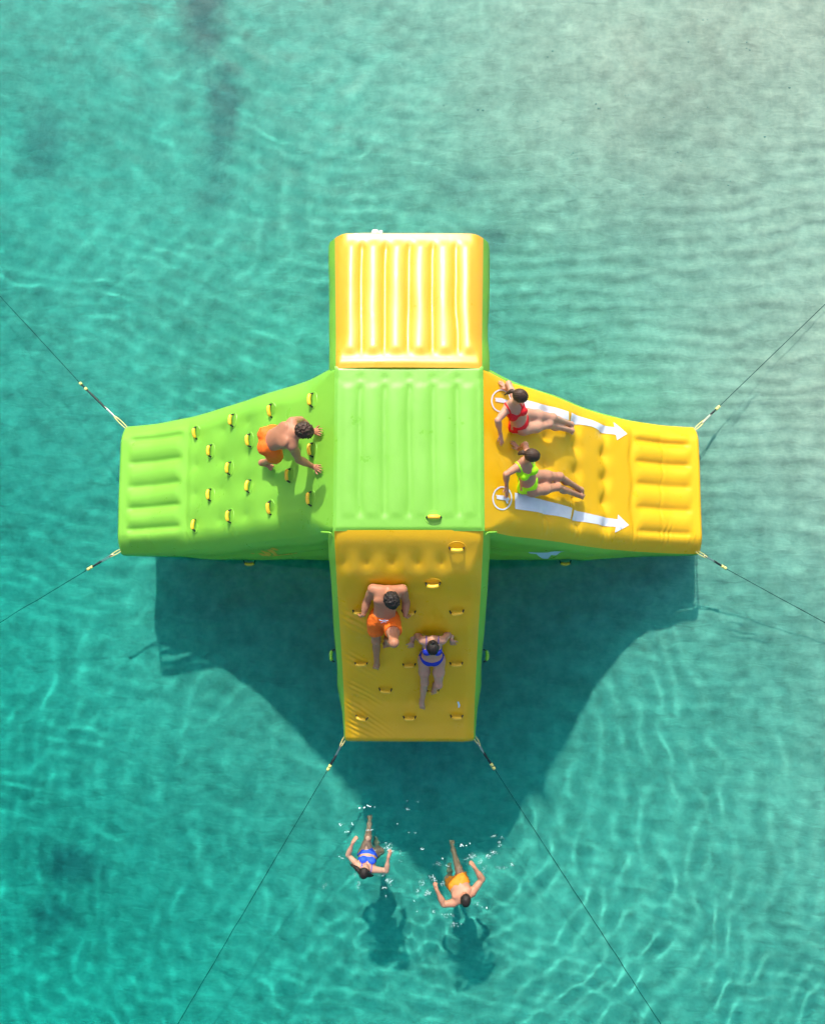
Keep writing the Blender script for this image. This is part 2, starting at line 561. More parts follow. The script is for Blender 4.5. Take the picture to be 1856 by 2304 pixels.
    def sight(self, u, v, off=0.0):
        """point of the sight line through a photograph pixel that is OFF above this arm's surface"""
        d = ray(u, v)
        ks = np.linspace(9.5, 15.4, 900)
        P = CAM + d * (ks / -d[2])[:, None]
        s = P @ self.a; t = P @ self.b
        sc_ = np.clip(s, self.s0 - 0.3, self.L)
        dz = (self.z(sc_ + 0.01) - self.z(sc_ - 0.01)) / 0.02
        top = self.top(sc_, np.clip(t, -self.w(s), self.w(s)))[:, 2]
        g = (P[:, 2] - top) / np.sqrt(1 + dz ** 2) - off
        i = np.where(g <= 0)[0]
        i = i[0] if len(i) else len(ks) - 1
        return P[i]

    def hit(self, u, v, off=0.0):
        """(s, t) of the surface point below that point"""
        P = self.sight(u, v, off)
        s = P @ self.a
        dz = (self.z(s + 0.01) - self.z(s - 0.01)) / 0.02
        return np.clip(s + dz / math.sqrt(1 + dz ** 2) * off, self.s0 + .01, self.L - .02), P @ self.b


def ridge_tubes(t, pos, amp, wob=None):
    """welded tubes between the weld lines at POS"""
    pos = np.sort(np.array(pos))
    if wob is not None:
        t = t + 0.014 * vnoise(np.stack([wob * 1.0, 0 * wob + t * .7, 0 * wob], -1), 2.2, 13)
        amp = amp * (1 + 0.22 * vnoise(np.stack([wob * 1.0, t * 1.0, 0 * wob], -1), 2.6, 14))
    ext = np.concatenate([[2 * pos[0] - pos[1]], pos, [2 * pos[-1] - pos[-2]]])
    f = np.interp(t, ext, np.arange(len(ext)))
    fr = f - np.floor(f)
    edge = np.minimum(fr, 1 - fr)
    return amp * (np.clip((edge - 0.06) / 0.44, 0, 1) * (2 - np.clip((edge - 0.06) / 0.44, 0, 1))) ** 0.8 - amp * 0.55


def window(s, a, b, soft=0.07):
    return sstep(s, a - soft, a + soft) * (1 - sstep(s, b - soft, b + soft))


def dimples(s, t, pts, amp, sig):
    h = 0 * (s + t)
    for (a, c) in pts:
        r2 = ((s - a) ** 2 + (t - c) ** 2) / sig ** 2
        h = h - amp * np.exp(-r2) - 0.35 * amp * np.exp(-r2 * 9)
    return h


PADS = [-0.68, -0.345, -0.01, 0.325, 0.645]


def n3(s, t, sc, sd):
    return vnoise(np.stack([s * 1.0, t * 1.0, 0 * (s + t)], -1), sc, sd)


def creases(s, t, edge_t, w, cen, amp):
    """short puckers that run in from the seams"""
    h = 0
    for (c, ln, tilt) in cen:
        d = np.abs(t - edge_t)
        x = (s - c - tilt * d)
        h = h + amp * np.sin(x * 2 * math.pi / 0.075) * np.exp(-(x / 0.11) ** 2) * np.clip(1 - d / ln, 0, 1)
    return h


def disp_w(s, t):
    h = ridge_tubes(t, PADS, 0.055, s) * window(s, 3.28, 4.12) * window(t, -.86, .86, .1)
    pts = [(a, c + 0.0) for a in (1.75, 2.15, 2.58, 3.02) for c in (-.62, -.2, .2, .62)]
    h = h + dimples(s, t, pts, 0.026, 0.15) + 0.012 * n3(s, t, 1.6, 3)
    h = h - 0.018 * np.exp(-((s - 3.17) / 0.05) ** 2)
    h = h + creases(s, t, 0.97, .9, [(1.5, .3, .3), (2.3, .35, .4), (3.0, .35, .5), (3.7, .3, .3), (4.1, .25, .2)], 0.010)
    return h


def disp_e(s, t):
    h = ridge_tubes(t, PADS, 0.055, s) * window(s, 3.28, 4.14) * window(t, -.88, .88, .1)
    pts = [(a, c) for a in (1.75, 2.22, 2.72) for c in PADS]
    h = h + dimples(s, t, pts, 0.045, 0.10) + 0.012 * n3(s, t, 1.5, 5)
    for c in (2.25, 2.75, 3.2):
        h = h - 0.022 * np.exp(-((s - c - 0.02 * np.cos(9.3 * t)) / 0.05) ** 2) * window(t, -.8, .8, .1)
    h = h - 0.008 * np.exp(-((s - 3.68 - 0.03 * np.sin(4 * t)) / 0.02) ** 2)
    h = h + creases(s, t, -0.97, .9, [(1.7, .45, .1), (2.2, .4, .1), (2.7, .4, .1), (3.2, .4, .1), (3.7, .5, .2), (4.1, .3, .3)], 0.015)
    return h


def disp_s(s, t):
    h = dimples(s, t, [(1.34, c) for c in (-.78, -.5, -.2, .1, .38)], 0.035, 0.10)
    h = h + dimples(s, t, [(a, c) for a in (1.95, 2.55, 3.1) for c in (-.62, -.31, 0, .31, .62)], 0.02, 0.13)
    h = h + 0.030 * np.sin(2 * math.pi * (s - 1.28) / 0.62) * window(s, 1.15, 3.2, .2) * np.exp(-((s - 1.5) / 0.9) ** 2)
    h = h + 0.014 * n3(s, t, 2.0, 7)
    h = h + creases(s, t, -0.9, .9, [(1.9, .5, .5), (2.4, .6, .6), (2.8, .6, .6), (3.1, .7, .7), (3.4, .5, .5)], 0.012)
    return h


TUBES_X = [-0.57, -0.285, 0.0, 0.285, 0.57]


def disp_n(s, t):
    h = ridge_tubes(t, TUBES_X, 0.060, s) * window(s, 1.15, 2.58) * window(t, -.78, .78, .09)
    return h + 0.008 * n3(s, t, 2, 9) + 0.02 * np.exp(-((s - 1.02) / .06) ** 2)


ARM_W = Arm((-1, 0, 0), (0, -1, 0), [(.863, 3.50), (1.05, 3.27), (1.30, 2.98), (1.60, 2.68), (1.95, 2.31), (2.45, 1.68), (2.85, 1.24), (3.2, .94), (3.75, .58), (4.2, .40), (4.36, .34)], .965, .965, .863, disp_w, 1)
ARM_E = Arm((1, 0, 0), (0, 1, 0), [(.863, 3.50), (1.05, 3.27), (1.30, 2.98), (1.60, 2.68), (1.95, 2.26), (2.40, 1.62), (2.8, 1.16), (3.25, .78), (3.8, .46), (4.2, .34), (4.38, .30)], .965, .965, .863, disp_e, 2)
ARM_S = Arm((0, -1, 0), (1, 0, 0), [(.965, 3.51), (1.1, 3.45), (1.25, 3.33), (1.42, 3.15), (1.6, 2.92), (1.8, 2.65), (2.1, 2.22), (2.5, 1.68), (3.0, 1.06), (3.4, .66), (3.72, .42)], .863, .925, .965, disp_s, 3, drop=0.09, bulge=0.105)
ARM_N = Arm((0, 1, 0), (-1, 0, 0), [(.952, 3.535), (1.2, 3.515), (1.6, 3.45), (2.1, 3.37), (2.5, 3.29), (2.83, 3.21)], .863, .925, .952, disp_n, 4, drop=0.10, bulge=0.105)

tower = tag(empty('inflatable_tower', (0, 0, 0)), 'large green and yellow inflatable climbing tower with four arms, moored on the sea', 'inflatable')

# central deck
gx = np.linspace(-AX - 0.012, AX + 0.012, 110); gy = np.linspace(-AY - 0.012, AY + 0.012, 110)
GX, GY = np.meshgrid(gx, gy)


def deck_z(X, Y):
    h = ridge_tubes(X, TUBES_X, 0.022, Y) * window(Y, -.80, .74, .05) * window(X, -.80, .80, .07)
    h = h - 0.008 * np.exp(-((Y - .83) / .05) ** 2) * np.exp(-((((X + .1425) % .285) - .1425) / .05) ** 2)
    rim = np.maximum(sstep(np.abs(X), AX - .03, AX + .012), sstep(np.abs(Y), AY - .03, AY + .012))
    return ZT + 0.012 * (1 - (X / AX) ** 4) * (1 - (Y / AY) ** 4) + h - 0.022 * rim + 0.006 * n3(X, Y, 2.2, 6)


put('deck_panel', np.stack([GX, GY, deck_z(GX, GY)], -1).reshape(-1, 3), grid_faces(110, 110), M['green_wet'], tower)
tw = ARM_W.build('climbing_ramp', (M['green'], M['green']), tower); tw['label'] = 'green climbing ramp dotted with yellow handles'
te = ARM_E.build('slide', (M['yellow'], M['green']), tower); te['label'] = 'yellow slide with two white arrows'
tsn = ARM_S.build('climbing_wall', (M['yellow'], M['green']), tower); tsn['label'] = 'steep yellow climbing wall with handles'
tn = ARM_N.build('jump_platform', (M['yellow_wet'], M['green']), tower); tn['label'] = 'yellow ribbed jump platform bright with glare'


# ---- handles
def handle_meshes():
    L = 0.068
    xs_ = np.linspace(-L, L, 13)
    arch = 0.046 + 0.014 * (1 - (xs_ / L) ** 2)
    pts = np.stack([xs_, 0 * xs_, arch], -1)
    rad = 0.0215 * np.clip(1.15 - np.abs(xs_ / L) ** 8 * 0.35, 0, 1.15)
    grip = mesh_from('grip', *tube(pts, rad, 10), M['grip'])
    parts = []
    for sg in (-1, 1):
        p = np.array([[sg * (L + 0.016), 0, 0.002], [sg * (L + 0.013), 0, 0.018], [sg * (L + 0.004), 0, 0.039], [sg * (L - 0.016), 0, 0.049]])
        v, f = tube(p, [0.011, 0.009, 0.011, 0.012], 8)
        v[:, 1] *= 1.35
        parts.append((v, f))
    return grip, mesh_from('webbing', *parts[0], M['black']), mesh_from('webbing', *parts[1], M['black'])


GRIP, WEB_A, WEB_B = handle_meshes()


def patch_mesh(mat):
    """round welded patch with a raised rim that follows a gentle dome"""
    rr_ = [0.0, 0.05, 0.08, 0.100, 0.105, 0.109, 0.113]
    zz_ = [0.004, 0.004, 0.0035, 0.003, 0.0045, 0.0035, -0.010]
    n_ = 32
    V = []
    for r, z in zip(rr_, zz_):
        a = np.linspace(0, 2 * math.pi, n_, endpoint=False)
        V.append(np.stack([r * np.cos(a) * 1.0, r * np.sin(a) * .8, 0 * a + z], -1))
    return mesh_from('patch', np.concatenate(V), grid_faces(len(rr_), n_, True), mat)


PATCH = {k: patch_mesh(M[k]) for k in ('green', 'yellow')}


GRIP_GREEN = GRIP.copy(); GRIP_GREEN.materials[0] = M['green']


def add_handle(pos, nvec, along, patch='green', grip=None):
    z = Vector(nvec).normalized(); x = Vector(along); x = (x - z * x.dot(z)).normalized(); y = z.cross(x)
    g = empty('handle'); g.parent = tower
    R = Matrix((x, y, z)).transposed().to_4x4()
    R.translation = Vector(pos)
    g.matrix_local = R
    for nm, me in (('grip', grip or GRIP), ('webbing', WEB_A), ('webbing', WEB_B), ('patch', PATCH[patch] if patch else None)):
        if me is None: continue
        o = link(nm, me, g)
    return g


D = 1.0691
HW = [(405, 910), (483, 884), (563, 863), (651, 841), (437, 948), (519, 926), (649, 946), (477, 985), (436, 1041), (516, 1023), (602, 1000), (403, 1105), (478, 1086), (561, 1068), (648, 1049)]
for (u, v) in HW:
    s, t = ARM_W.hit(u * D, v * D, 0.06)
    add_handle(ARM_W.top(s, t), ARM_W.normal(s, t), (0.12 * random.uniform(-1, 1), 1, 0), 'green')
HS = [(961, 1159), (911, 1231), (961, 1293), (757, 1293), (860, 1295), (812, 1351), (760, 1402), (861, 1404), (960, 1402), (811, 1457), (911, 1457), (762, 1513), (862, 1514), (961, 1511)]
S_HANDLES = []
for i, (u, v) in enumerate(HS):
    s, t = ARM_S.hit(u * D, v * D, 0.05)
    S_HANDLES.append((ARM_S.top(s, t), ARM_S.normal(s, t)))
    add_handle(ARM_S.top(s, t), ARM_S.normal(s, t), (1, 0.10 * random.uniform(-1, 1), 0.08 * random.uniform(-1, 1)), 'yellow' if i < 2 else None)
p = at_z(913 * D, 1088 * D, ZT + .05)
p[2] = deck_z(p[0], p[1])
add_handle(p, (0, 0, 1), (1, 0, 0), 'green')
# handles on the side walls just above the water
for arm, s, side, along in ((ARM_W, 2.40, 1, (1, 0, 0)), (ARM_E, 2.33, -1, (1, 0, 0)), (ARM_S, 2.45, -1, (0, 1, 0)), (ARM_S, 2.45, 1, (0, 1, 0))):
    q = 0.90 if arm is not ARM_S else 0.30
    pt = arm.wall(np.array([s]), np.array([q]), side)[0]
    add_handle(pt + arm.b * side * 0.015, arm.b * side, along, None, GRIP_GREEN if arm is ARM_S else None)


# ---- prints
def fill_poly(poly, step):
    """triangulated dense fill of a closed 2-D outline on a grid clipped to the outline"""
    import mathutils.geometry as mg
    poly = np.asarray(poly, float)
    dense = []
    for a, c in zip(poly, np.roll(poly, -1, 0)):
        k = max(1, int(np.linalg.norm(c - a) / step))
        for j in range(k):
            dense.append(a + (c - a) * j / k)
    nb = len(dense)
    pts = [Vector(q) for q in dense]
    lo, hi = poly.min(0), poly.max(0)
    for x in np.arange(lo[0] + step / 2, hi[0], step):
        for y in np.arange(lo[1] + step / 2, hi[1], step):
            pts.append(Vector((x, y)))
    out = mg.delaunay_2d_cdt(pts, [(i, (i + 1) % nb) for i in range(nb)], [list(range(nb))], 1, 1e-6)
    return np.array([tuple(q) for q in out[0]]), out[2]


def print_on(arm, name, polys, mat, parent, off=0.007, wall=None, step=0.04):
    """each outline is in photograph pixels; it is laid on the arm's surface at its own place"""
    parts = []
    for poly in polys:
        if wall is None:
            st = [arm.hit(u, v) for u, v in poly]
            V2, F = fill_poly(st, step)
            V3 = arm.top(V2[:, 0], V2[:, 1], off)
        else:
            pts = []
            for u, v in poly:
                d = ray(u, v)
                lat = wall * 1.03
                for _ in range(12):
                    k = ((lat * arm.b - CAM) @ arm.b) / (d @ arm.b)
                    P = CAM + d * k
                    s = np.clip(P @ arm.a, arm.s0, arm.L)
                    zt = arm.z(s) - arm.r(s) - 0.035
                    q = np.clip((zt - P[2]) / (zt - ZB), 0, 1)
                    lat = arm.wall(np.array([s]), np.array([q]), wall)[0] @ arm.b
                pts.append((s, q))
            V2, F = fill_poly(pts, step)
            V3 = arm.wall(V2[:, 0], V2[:, 1], wall) + arm.b * wall * off
        parts.append((V3, F))
    v, f = merge(parts)
    return put(name, v, f, mat, parent)


def ring_poly(cx, cy, rx, ry, th, n_=36):
    a = np.linspace(0, 2 * math.pi, n_, endpoint=False)
    outs = []
    for i in range(n_):
        a0, a1 = a[i], a[i] + 2 * math.pi / n_ * 1.02
        outs.append([(cx + rx * math.cos(a0), cy + ry * math.sin(a0)), (cx + rx * math.cos(a1), cy + ry * math.sin(a1)),
                     (cx + (rx - th) * math.cos(a1), cy + (ry - th) * math.sin(a1)), (cx + (rx - th) * math.cos(a0), cy + (ry - th) * math.sin(a0))])
    return outs


def ring_on(arm, name, cx, cy, rx, ry, th, mat, parent):
    a = np.linspace(0, 2 * math.pi, 49)[:-1]
    rows = []
    for k in (0, 0.5, 1):
        st = np.array([arm.hit(cx + (rx - k * th) * math.cos(x), cy + (ry - k * th) * math.sin(x)) for x in a])
        rows.append(arm.top(st[:, 0], st[:, 1], 0.007))
    V = np.concatenate(rows)
    return put(name, V, grid_faces(3, 48, True), mat, parent)


z3 = zoomed(1090, 970, 4.96); z2 = zoomed(1090, 840, 6.944); z6 = zoomed(1330, 800, 4.31)
arrow_lo = [[z3(335, 685), z3(560, 745), z3(980, 858), z3(972, 985), z3(600, 905), z3(340, 868)],
            [z3(1005, 878), z3(1480, 985), z3(1487, 930), z3(1610, 1050), z3(1450, 1135), z3(1462, 1068), z3(995, 990)]]
arrow_up = [[z2(560, 400), z2(870, 478), z2(1305, 600), z2(1316, 735), z2(900, 640), z2(560, 560)],
            [z2(1352, 612), z2(1500, 680), z6(0, 625), z6(100, 668), z6(170, 690), z6(222, 697), z6(210, 645), z6(345, 760), z6(245, 820), z6(235, 770), z6(130, 752), z6(0, 690), z2(1500, 800), z2(1360, 782)]]
for ar in (arrow_lo, arrow_up):
    print_on(ARM_E, 'arrow_tail', ar[:1], M['white'], tower, off=0.005)
    print_on(ARM_E, 'arrow', ar[1:], M['white'], tower, off=0.005)
for (cx, cy, rx, ry) in ((1126.5, 902, 22.5, 26), (1129, 1121, 22.5, 27)):
    ring = ring_on(ARM_E, 'sign_ring', cx, cy, rx, ry, 3.2, M['white'], tower)
    pic = [[(cx - 15, cy - 7), (cx + 2, cy - 6), (cx + 8, cy - 3), (cx + 15, cy - 1), (cx + 17, cy + 3), (cx + 13, cy + 6), (cx + 14, cy + 12), (cx + 10, cy + 12), (cx + 7, cy + 5), (cx + 1, cy + 4), (cx - 6, cy + 3), (cx - 13, cy + 1), (cx - 12, cy - 3)]]
    print_on(ARM_E, 'pictogram', pic, M['white'], ring)
z8 = zoomed(540, 1200, 9.64)
emblem = [[z8(235, 425), z8(260, 415), z8(340, 435), z8(460, 440), z8(600, 452), z8(640, 470), z8(720, 470), z8(740, 460), z8(700, 430), z8(640, 390), z8(580, 352), z8(640, 335), z8(680, 335), z8(760, 385), z8(880, 450), z8(930, 452), z8(960, 438), z8(1060, 425), z8(1150, 437), z8(1100, 450), z8(1115, 472), z8(1060, 458), z8(990, 470), z8(930, 492), z8(840, 497), z8(720, 488), z8(600, 478), z8(480, 470), z8(400, 455), z8(290, 465)],
          [z8(450, 372), z8(480, 360), z8(560, 385), z8(640, 430), z8(690, 462), z8(640, 468), z8(560, 450), z8(520, 420)],
          [z8(660, 318), z8(710, 298), z8(760, 312), z8(850, 350), z8(800, 362), z8(740, 350)],
          [z8(1170, 420), z8(1210, 408), z8(1250, 420), z8(1262, 445), z8(1240, 470), z8(1200, 475), z8(1170, 462), z8(1195, 440)]]
print_on(ARM_W, 'emblem', emblem, M['yprint'], tower, off=0.008, wall=1, step=0.05)
z5 = zoomed(1070, 800, 4.31)
print_on(ARM_E, 'emblem', [[z5(510, 1893), z5(700, 1905), z5(860, 1893), z5(790, 1925), z5(700, 1965), z5(655, 1965), z5(600, 1925)]], M['bprint'], tower, off=0.008, wall=-1, step=0.05)
zs = zoomed(720, 1160, 3.99)
print_on(ARM_S, 'emblem', [[zs(1230, 1680), zs(1245, 1675), zs(1257, 1705), zs(1250, 1725), zs(1240, 1728), zs(1238, 1700)]], M['bprint'], tower, step=.02)

# inflation valve on the far edge of the jump platform
v1, f1 = tube([[-0.42, 2.72, 3.03], [-0.42, 2.81, 3.08], [-0.42, 2.835, 3.09]], [0.05, 0.05, 0.03], 12)
v2, f2 = tube([[-0.35, 2.72, 3.04], [-0.35, 2.83, 3.08]], [0.025, 0.02], 10)
put('valve', *merge([(v1, f1), (v2, f2)]), M['valve'], tower)


# gathered seams where two arms meet
def gather(name, pts, rad, mat):
    P = np.array(pts, float); nP = []
    for i in range(len(P) - 1):
        for k in np.linspace(0, 1, 22, endpoint=False):
            nP.append(P[i] + (P[i + 1] - P[i]) * k)
    nP.append(P[-1]); nP = np.array(nP)
    r = rad * (1 + 0.38 * np.sin(np.arange(len(nP)) * 1.35) + 0.15 * np.cos(np.arange(len(nP)) * 2.9))
    return put(name, *tube(nP, r, 9), mat, tower)


for sx_, mt in ((-1, 'green'), (1, 'green')):
    gather('seam_gather', [(sx_ * 1.03, -AY - .0, 3.27), (sx_ * (AX + .055), -AY - .02, 3.40), (sx_ * (AX + .02), -AY - .06, 3.36), (sx_ * (AX + .04), -AY - .3, 3.0)], 0.011, M[mt])

# ------------------------------------------------------------------ people: one continuous skin each, grown from a distance field
class Field:
    """distance field on a grid, filled primitive by primitive"""
    def __init__(self, pts, pad, h):
        pts = np.asarray(pts)
        self.o = pts.min(0) - pad
        self.h = h
        self.n = np.ceil((pts.max(0) + pad - self.o) / h).astype(int) + 1
        self.F = np.full(self.n, 0.25, np.float32)
        self.o = self.o.astype(np.float64)

    def box(self, lo, hi):
        a = np.clip(np.floor((lo - self.o) / self.h).astype(int), 0, self.n - 1)
        b = np.clip(np.ceil((hi - self.o) / self.h).astype(int) + 1, 1, self.n)
        return a, b

    def coords(self, a, b):
        ax = [self.o[i] + self.h * np.arange(a[i], b[i]) for i in range(3)]
        return np.stack(np.meshgrid(*[x.astype(np.float32) for x in ax], indexing='ij'), -1)

    def add(self, fn, lo, hi, k, pad=0.075):
        a, b = self.box(np.asarray(lo) - pad, np.asarray(hi) + pad)
        if np.any(b <= a): return
        P = self.coords(a, b)
        d = fn(P)
        sl = tuple(slice(i, j) for i, j in zip(a, b))
        c = self.F[sl]
        hh = np.clip(0.5 + 0.5 * (c - d) / k, 0, 1)
        self.F[sl] = c + (d - c) * hh - k * hh * (1 - hh)

    def cap(self, p, q, ra, rb, k=0.02):
        p = np.asarray(p, float); q = np.asarray(q, float)
        ab = q - p; L2 = max(1e-9, ab @ ab)

        def fn(P):
            t = np.clip(((P - p) @ ab) / L2, 0, 1)
            return np.linalg.norm(P - p - t[..., None] * ab, axis=-1) - (ra + (rb - ra) * t)
        r = max(ra, rb)
        self.add(fn, np.minimum(p, q) - r, np.maximum(p, q) + r, k)

    def ell(self, c, R, rad, k=0.02):
        c = np.asarray(c, float); rad = np.asarray(rad, float)

        def fn(P):
            q = (P - c) @ R.T
            k0 = np.linalg.norm(q / rad, axis=-1); k1 = np.linalg.norm(q / rad ** 2, axis=-1)
            return k0 * (k0 - 1) / np.maximum(k1, 1e-6)
        m = rad.max()
        self.add(fn, c - m, c + m, k)


def surface_nets(F, o, h):
    s = F < 0
    n = np.array(F.shape)
    cnt = np.zeros(n - 1, np.int8)
    offs = [(i, j, k) for i in (0, 1) for j in (0, 1) for k in (0, 1)]
    for (i, j, k) in offs:
        cnt += s[i:n[0] - 1 + i, j:n[1] - 1 + j, k:n[2] - 1 + k]
    act = (cnt > 0) & (cnt < 8)
    I = np.argwhere(act)
    if len(I) == 0:
        return np.zeros((0, 3)), np.zeros((0, 4), int)
    idx = np.full(n - 1, -1, np.int64); idx[act] = np.arange(len(I))
    acc = np.zeros((len(I), 3)); num = np.zeros(len(I))
    for a in offs:
        for ax in range(3):
            if a[ax] == 1: continue
            b = list(a); b[ax] = 1
            fa = F[tuple((I + a).T)]; fb = F[tuple((I + b).T)]
            m = (fa < 0) != (fb < 0)
            t = np.where(m, fa / np.where(fa == fb, 1, fa - fb), 0)
            p = np.array(a, float)[None] + 0 * acc; p[:, ax] += t
            acc += p * m[:, None]; num += m
    V = o + h * (I + acc / num[:, None])
    faces = []
    for ax in range(3):
        sl0 = [slice(None)] * 3; sl1 = [slice(None)] * 3
        sl0[ax] = slice(0, -1); sl1[ax] = slice(1, None)
        a0 = s[tuple(sl0)]; a1 = s[tuple(sl1)]
        E = np.argwhere(a0 != a1)
        u, v = [(1, 2), (2, 0), (0, 1)][ax]
        ok = (E[:, u] > 0) & (E[:, v] > 0) & (E[:, u] < n[u] - 1) & (E[:, v] < n[v] - 1)
        E = E[ok]
        if len(E) == 0: continue
        du = np.zeros(3, int); du[u] = 1; dv = np.zeros(3, int); dv[v] = 1
        q = np.stack([idx[tuple((E - du - dv).T)], idx[tuple((E - dv).T)], idx[tuple(E.T)], idx[tuple((E - du).T)]], -1)
        flip = ~a0[tuple(E.T)]
        q[flip] = q[flip][:, ::-1]
        faces.append(q)
    Fc = np.concatenate(faces)
    Fc = Fc[(Fc >= 0).all(1)]
    return V, Fc


def smooth_mesh(V, Fq, it=2, lam=0.5):
    e = np.concatenate([Fq[:, [0, 1]], Fq[:, [1, 2]], Fq[:, [2, 3]], Fq[:, [3, 0]]])
    for k in range(it):
        s = np.zeros_like(V); c = np.zeros(len(V))
        np.add.at(s, e[:, 0], V[e[:, 1]]); np.add.at(c, e[:, 0], 1)
        np.add.at(s, e[:, 1], V[e[:, 0]]); np.add.at(c, e[:, 1], 1)
        V = V + lam * (s / np.maximum(c, 1)[:, None] - V)
    return V


def frame(front, up):
    f = nrm(front); u = nrm(np.asarray(up, float) - f * (np.asarray(up, float) @ f)); r = np.cross(f, u)
    return np.array([r, f, u])           # rows: right, front, up


def on(arm, u, v, h=0.0):
    """point H above the arm's surface, on the sight line of a photograph pixel"""
    return arm.sight(u, v, h)


def flat(u, v, ref, dz=0.0):
    return at_z(u, v, ref[2] + dz)


BONES = []


def lim(parent, uv, L, near=True, note=''):
    """end of a bone of length L from PARENT that appears at the pixel UV"""
    d = nrm(ray(*uv)); m = parent - CAM
    b = d @ m; c = m @ m - L * L
    disc = b * b - c
    if disc < 0:
        BONES.append((note, 'stretched', round(float(np.linalg.norm(CAM + d * b - parent) / L), 2)))
        return CAM + d * b
    k = b - math.sqrt(disc) if near else b + math.sqrt(disc)
    return CAM + d * k


def add_hand(B, wrist, dirv, palm, side, sc, curl, spread=1.0, tip_floor=None):
    """SIDE +1: the person's right hand.  palm: direction the palm faces."""
    f = nrm(dirv); p = nrm(np.asarray(palm, float) - f * (np.asarray(palm, float) @ f))
    lat = np.cross(p, f) * side          # towards the thumb
    R = np.array([lat, f, p])
    W = np.asarray(wrist, float)
    pc = W + f * 0.052 * sc
    B.ell(pc, R, np.array([0.043, 0.056, 0.0175]) * sc, 0.012)
    B.cap(W, W + f * 0.03 * sc, 0.026 * sc, 0.027 * sc, 0.012)
    for i, (x, L) in enumerate(((0.031, 0.074), (0.0105, 0.083), (-0.0105, 0.077), (-0.031, 0.060))):
        base = W + f * (0.090 - 0.006 * abs(i - 1.2)) * sc + lat * x * sc
        d0 = nrm(f + lat * x * 4.2 * spread)
        ang = np.array([0.25, 0.75, 0.6]) * curl * 2.0 + 0.06
        a = 0; q = base
        for j, (fr, r0) in enumerate(((0.45, 0.0098), (0.31, 0.0088), (0.24, 0.0080))):
            a += ang[j]
            nd = nrm(d0 * math.cos(a) + p * math.sin(a))
            e = q + nd * L * fr * sc
            B.cap(q, e, r0 * sc, (r0 - 0.0009) * sc, 0.005)
            q = e
    # thumb leaves the side of the palm near its base
    q = W + f * 0.028 * sc + lat * 0.026 * sc
    d1 = nrm(f * 0.72 + lat * (0.78 - 0.5 * curl) + p * (0.12 + 0.7 * curl))
    e = q + d1 * 0.045 * sc
    B.cap(q, e, 0.0150 * sc, 0.0115 * sc, 0.008)
    d2 = nrm(d1 * 0.8 + f * 0.45 - lat * 0.75 * curl + p * 0.45 * curl)
    e2 = e + d2 * 0.034 * sc
    B.cap(e, e2, 0.0112 * sc, 0.0090 * sc, 0.005)


def add_foot(B, ankle, heel_dir, toe_dir, up, sc, side):
    f = nrm(toe_dir); u = nrm(np.asarray(up, float) - f * (np.asarray(up, float) @ f)); lat = np.cross(f, u) * side
    A = np.asarray(ankle, float)
    heel = A - u * 0.045 * sc - f * 0.045 * sc
    ball = A - u * 0.062 * sc + f * 0.125 * sc
    B.cap(A, heel, 0.036 * sc, 0.034 * sc, 0.02)
    B.cap(A + f * .01 * sc, ball + u * .012 * sc, 0.036 * sc, 0.023 * sc, 0.03)
    B.cap(heel, ball - lat * 0.018 * sc, 0.030 * sc, 0.021 * sc, 0.02)
    B.cap(ball - lat * 0.022 * sc, ball + lat * 0.026 * sc, 0.022 * sc, 0.020 * sc, 0.02)
    for i, (x, L, r) in enumerate(((-0.031, 0.052, 0.0125), (-0.009, 0.046, 0.0085), (0.009, 0.041, 0.008), (0.025, 0.036, 0.0078), (0.040, 0.029, 0.0078))):
        b0 = ball + lat * x * sc + f * 0.010 * sc
        B.cap(b0, b0 + f * L * sc - u * 0.004 * sc, r * sc, r * 0.9 * sc, 0.005)


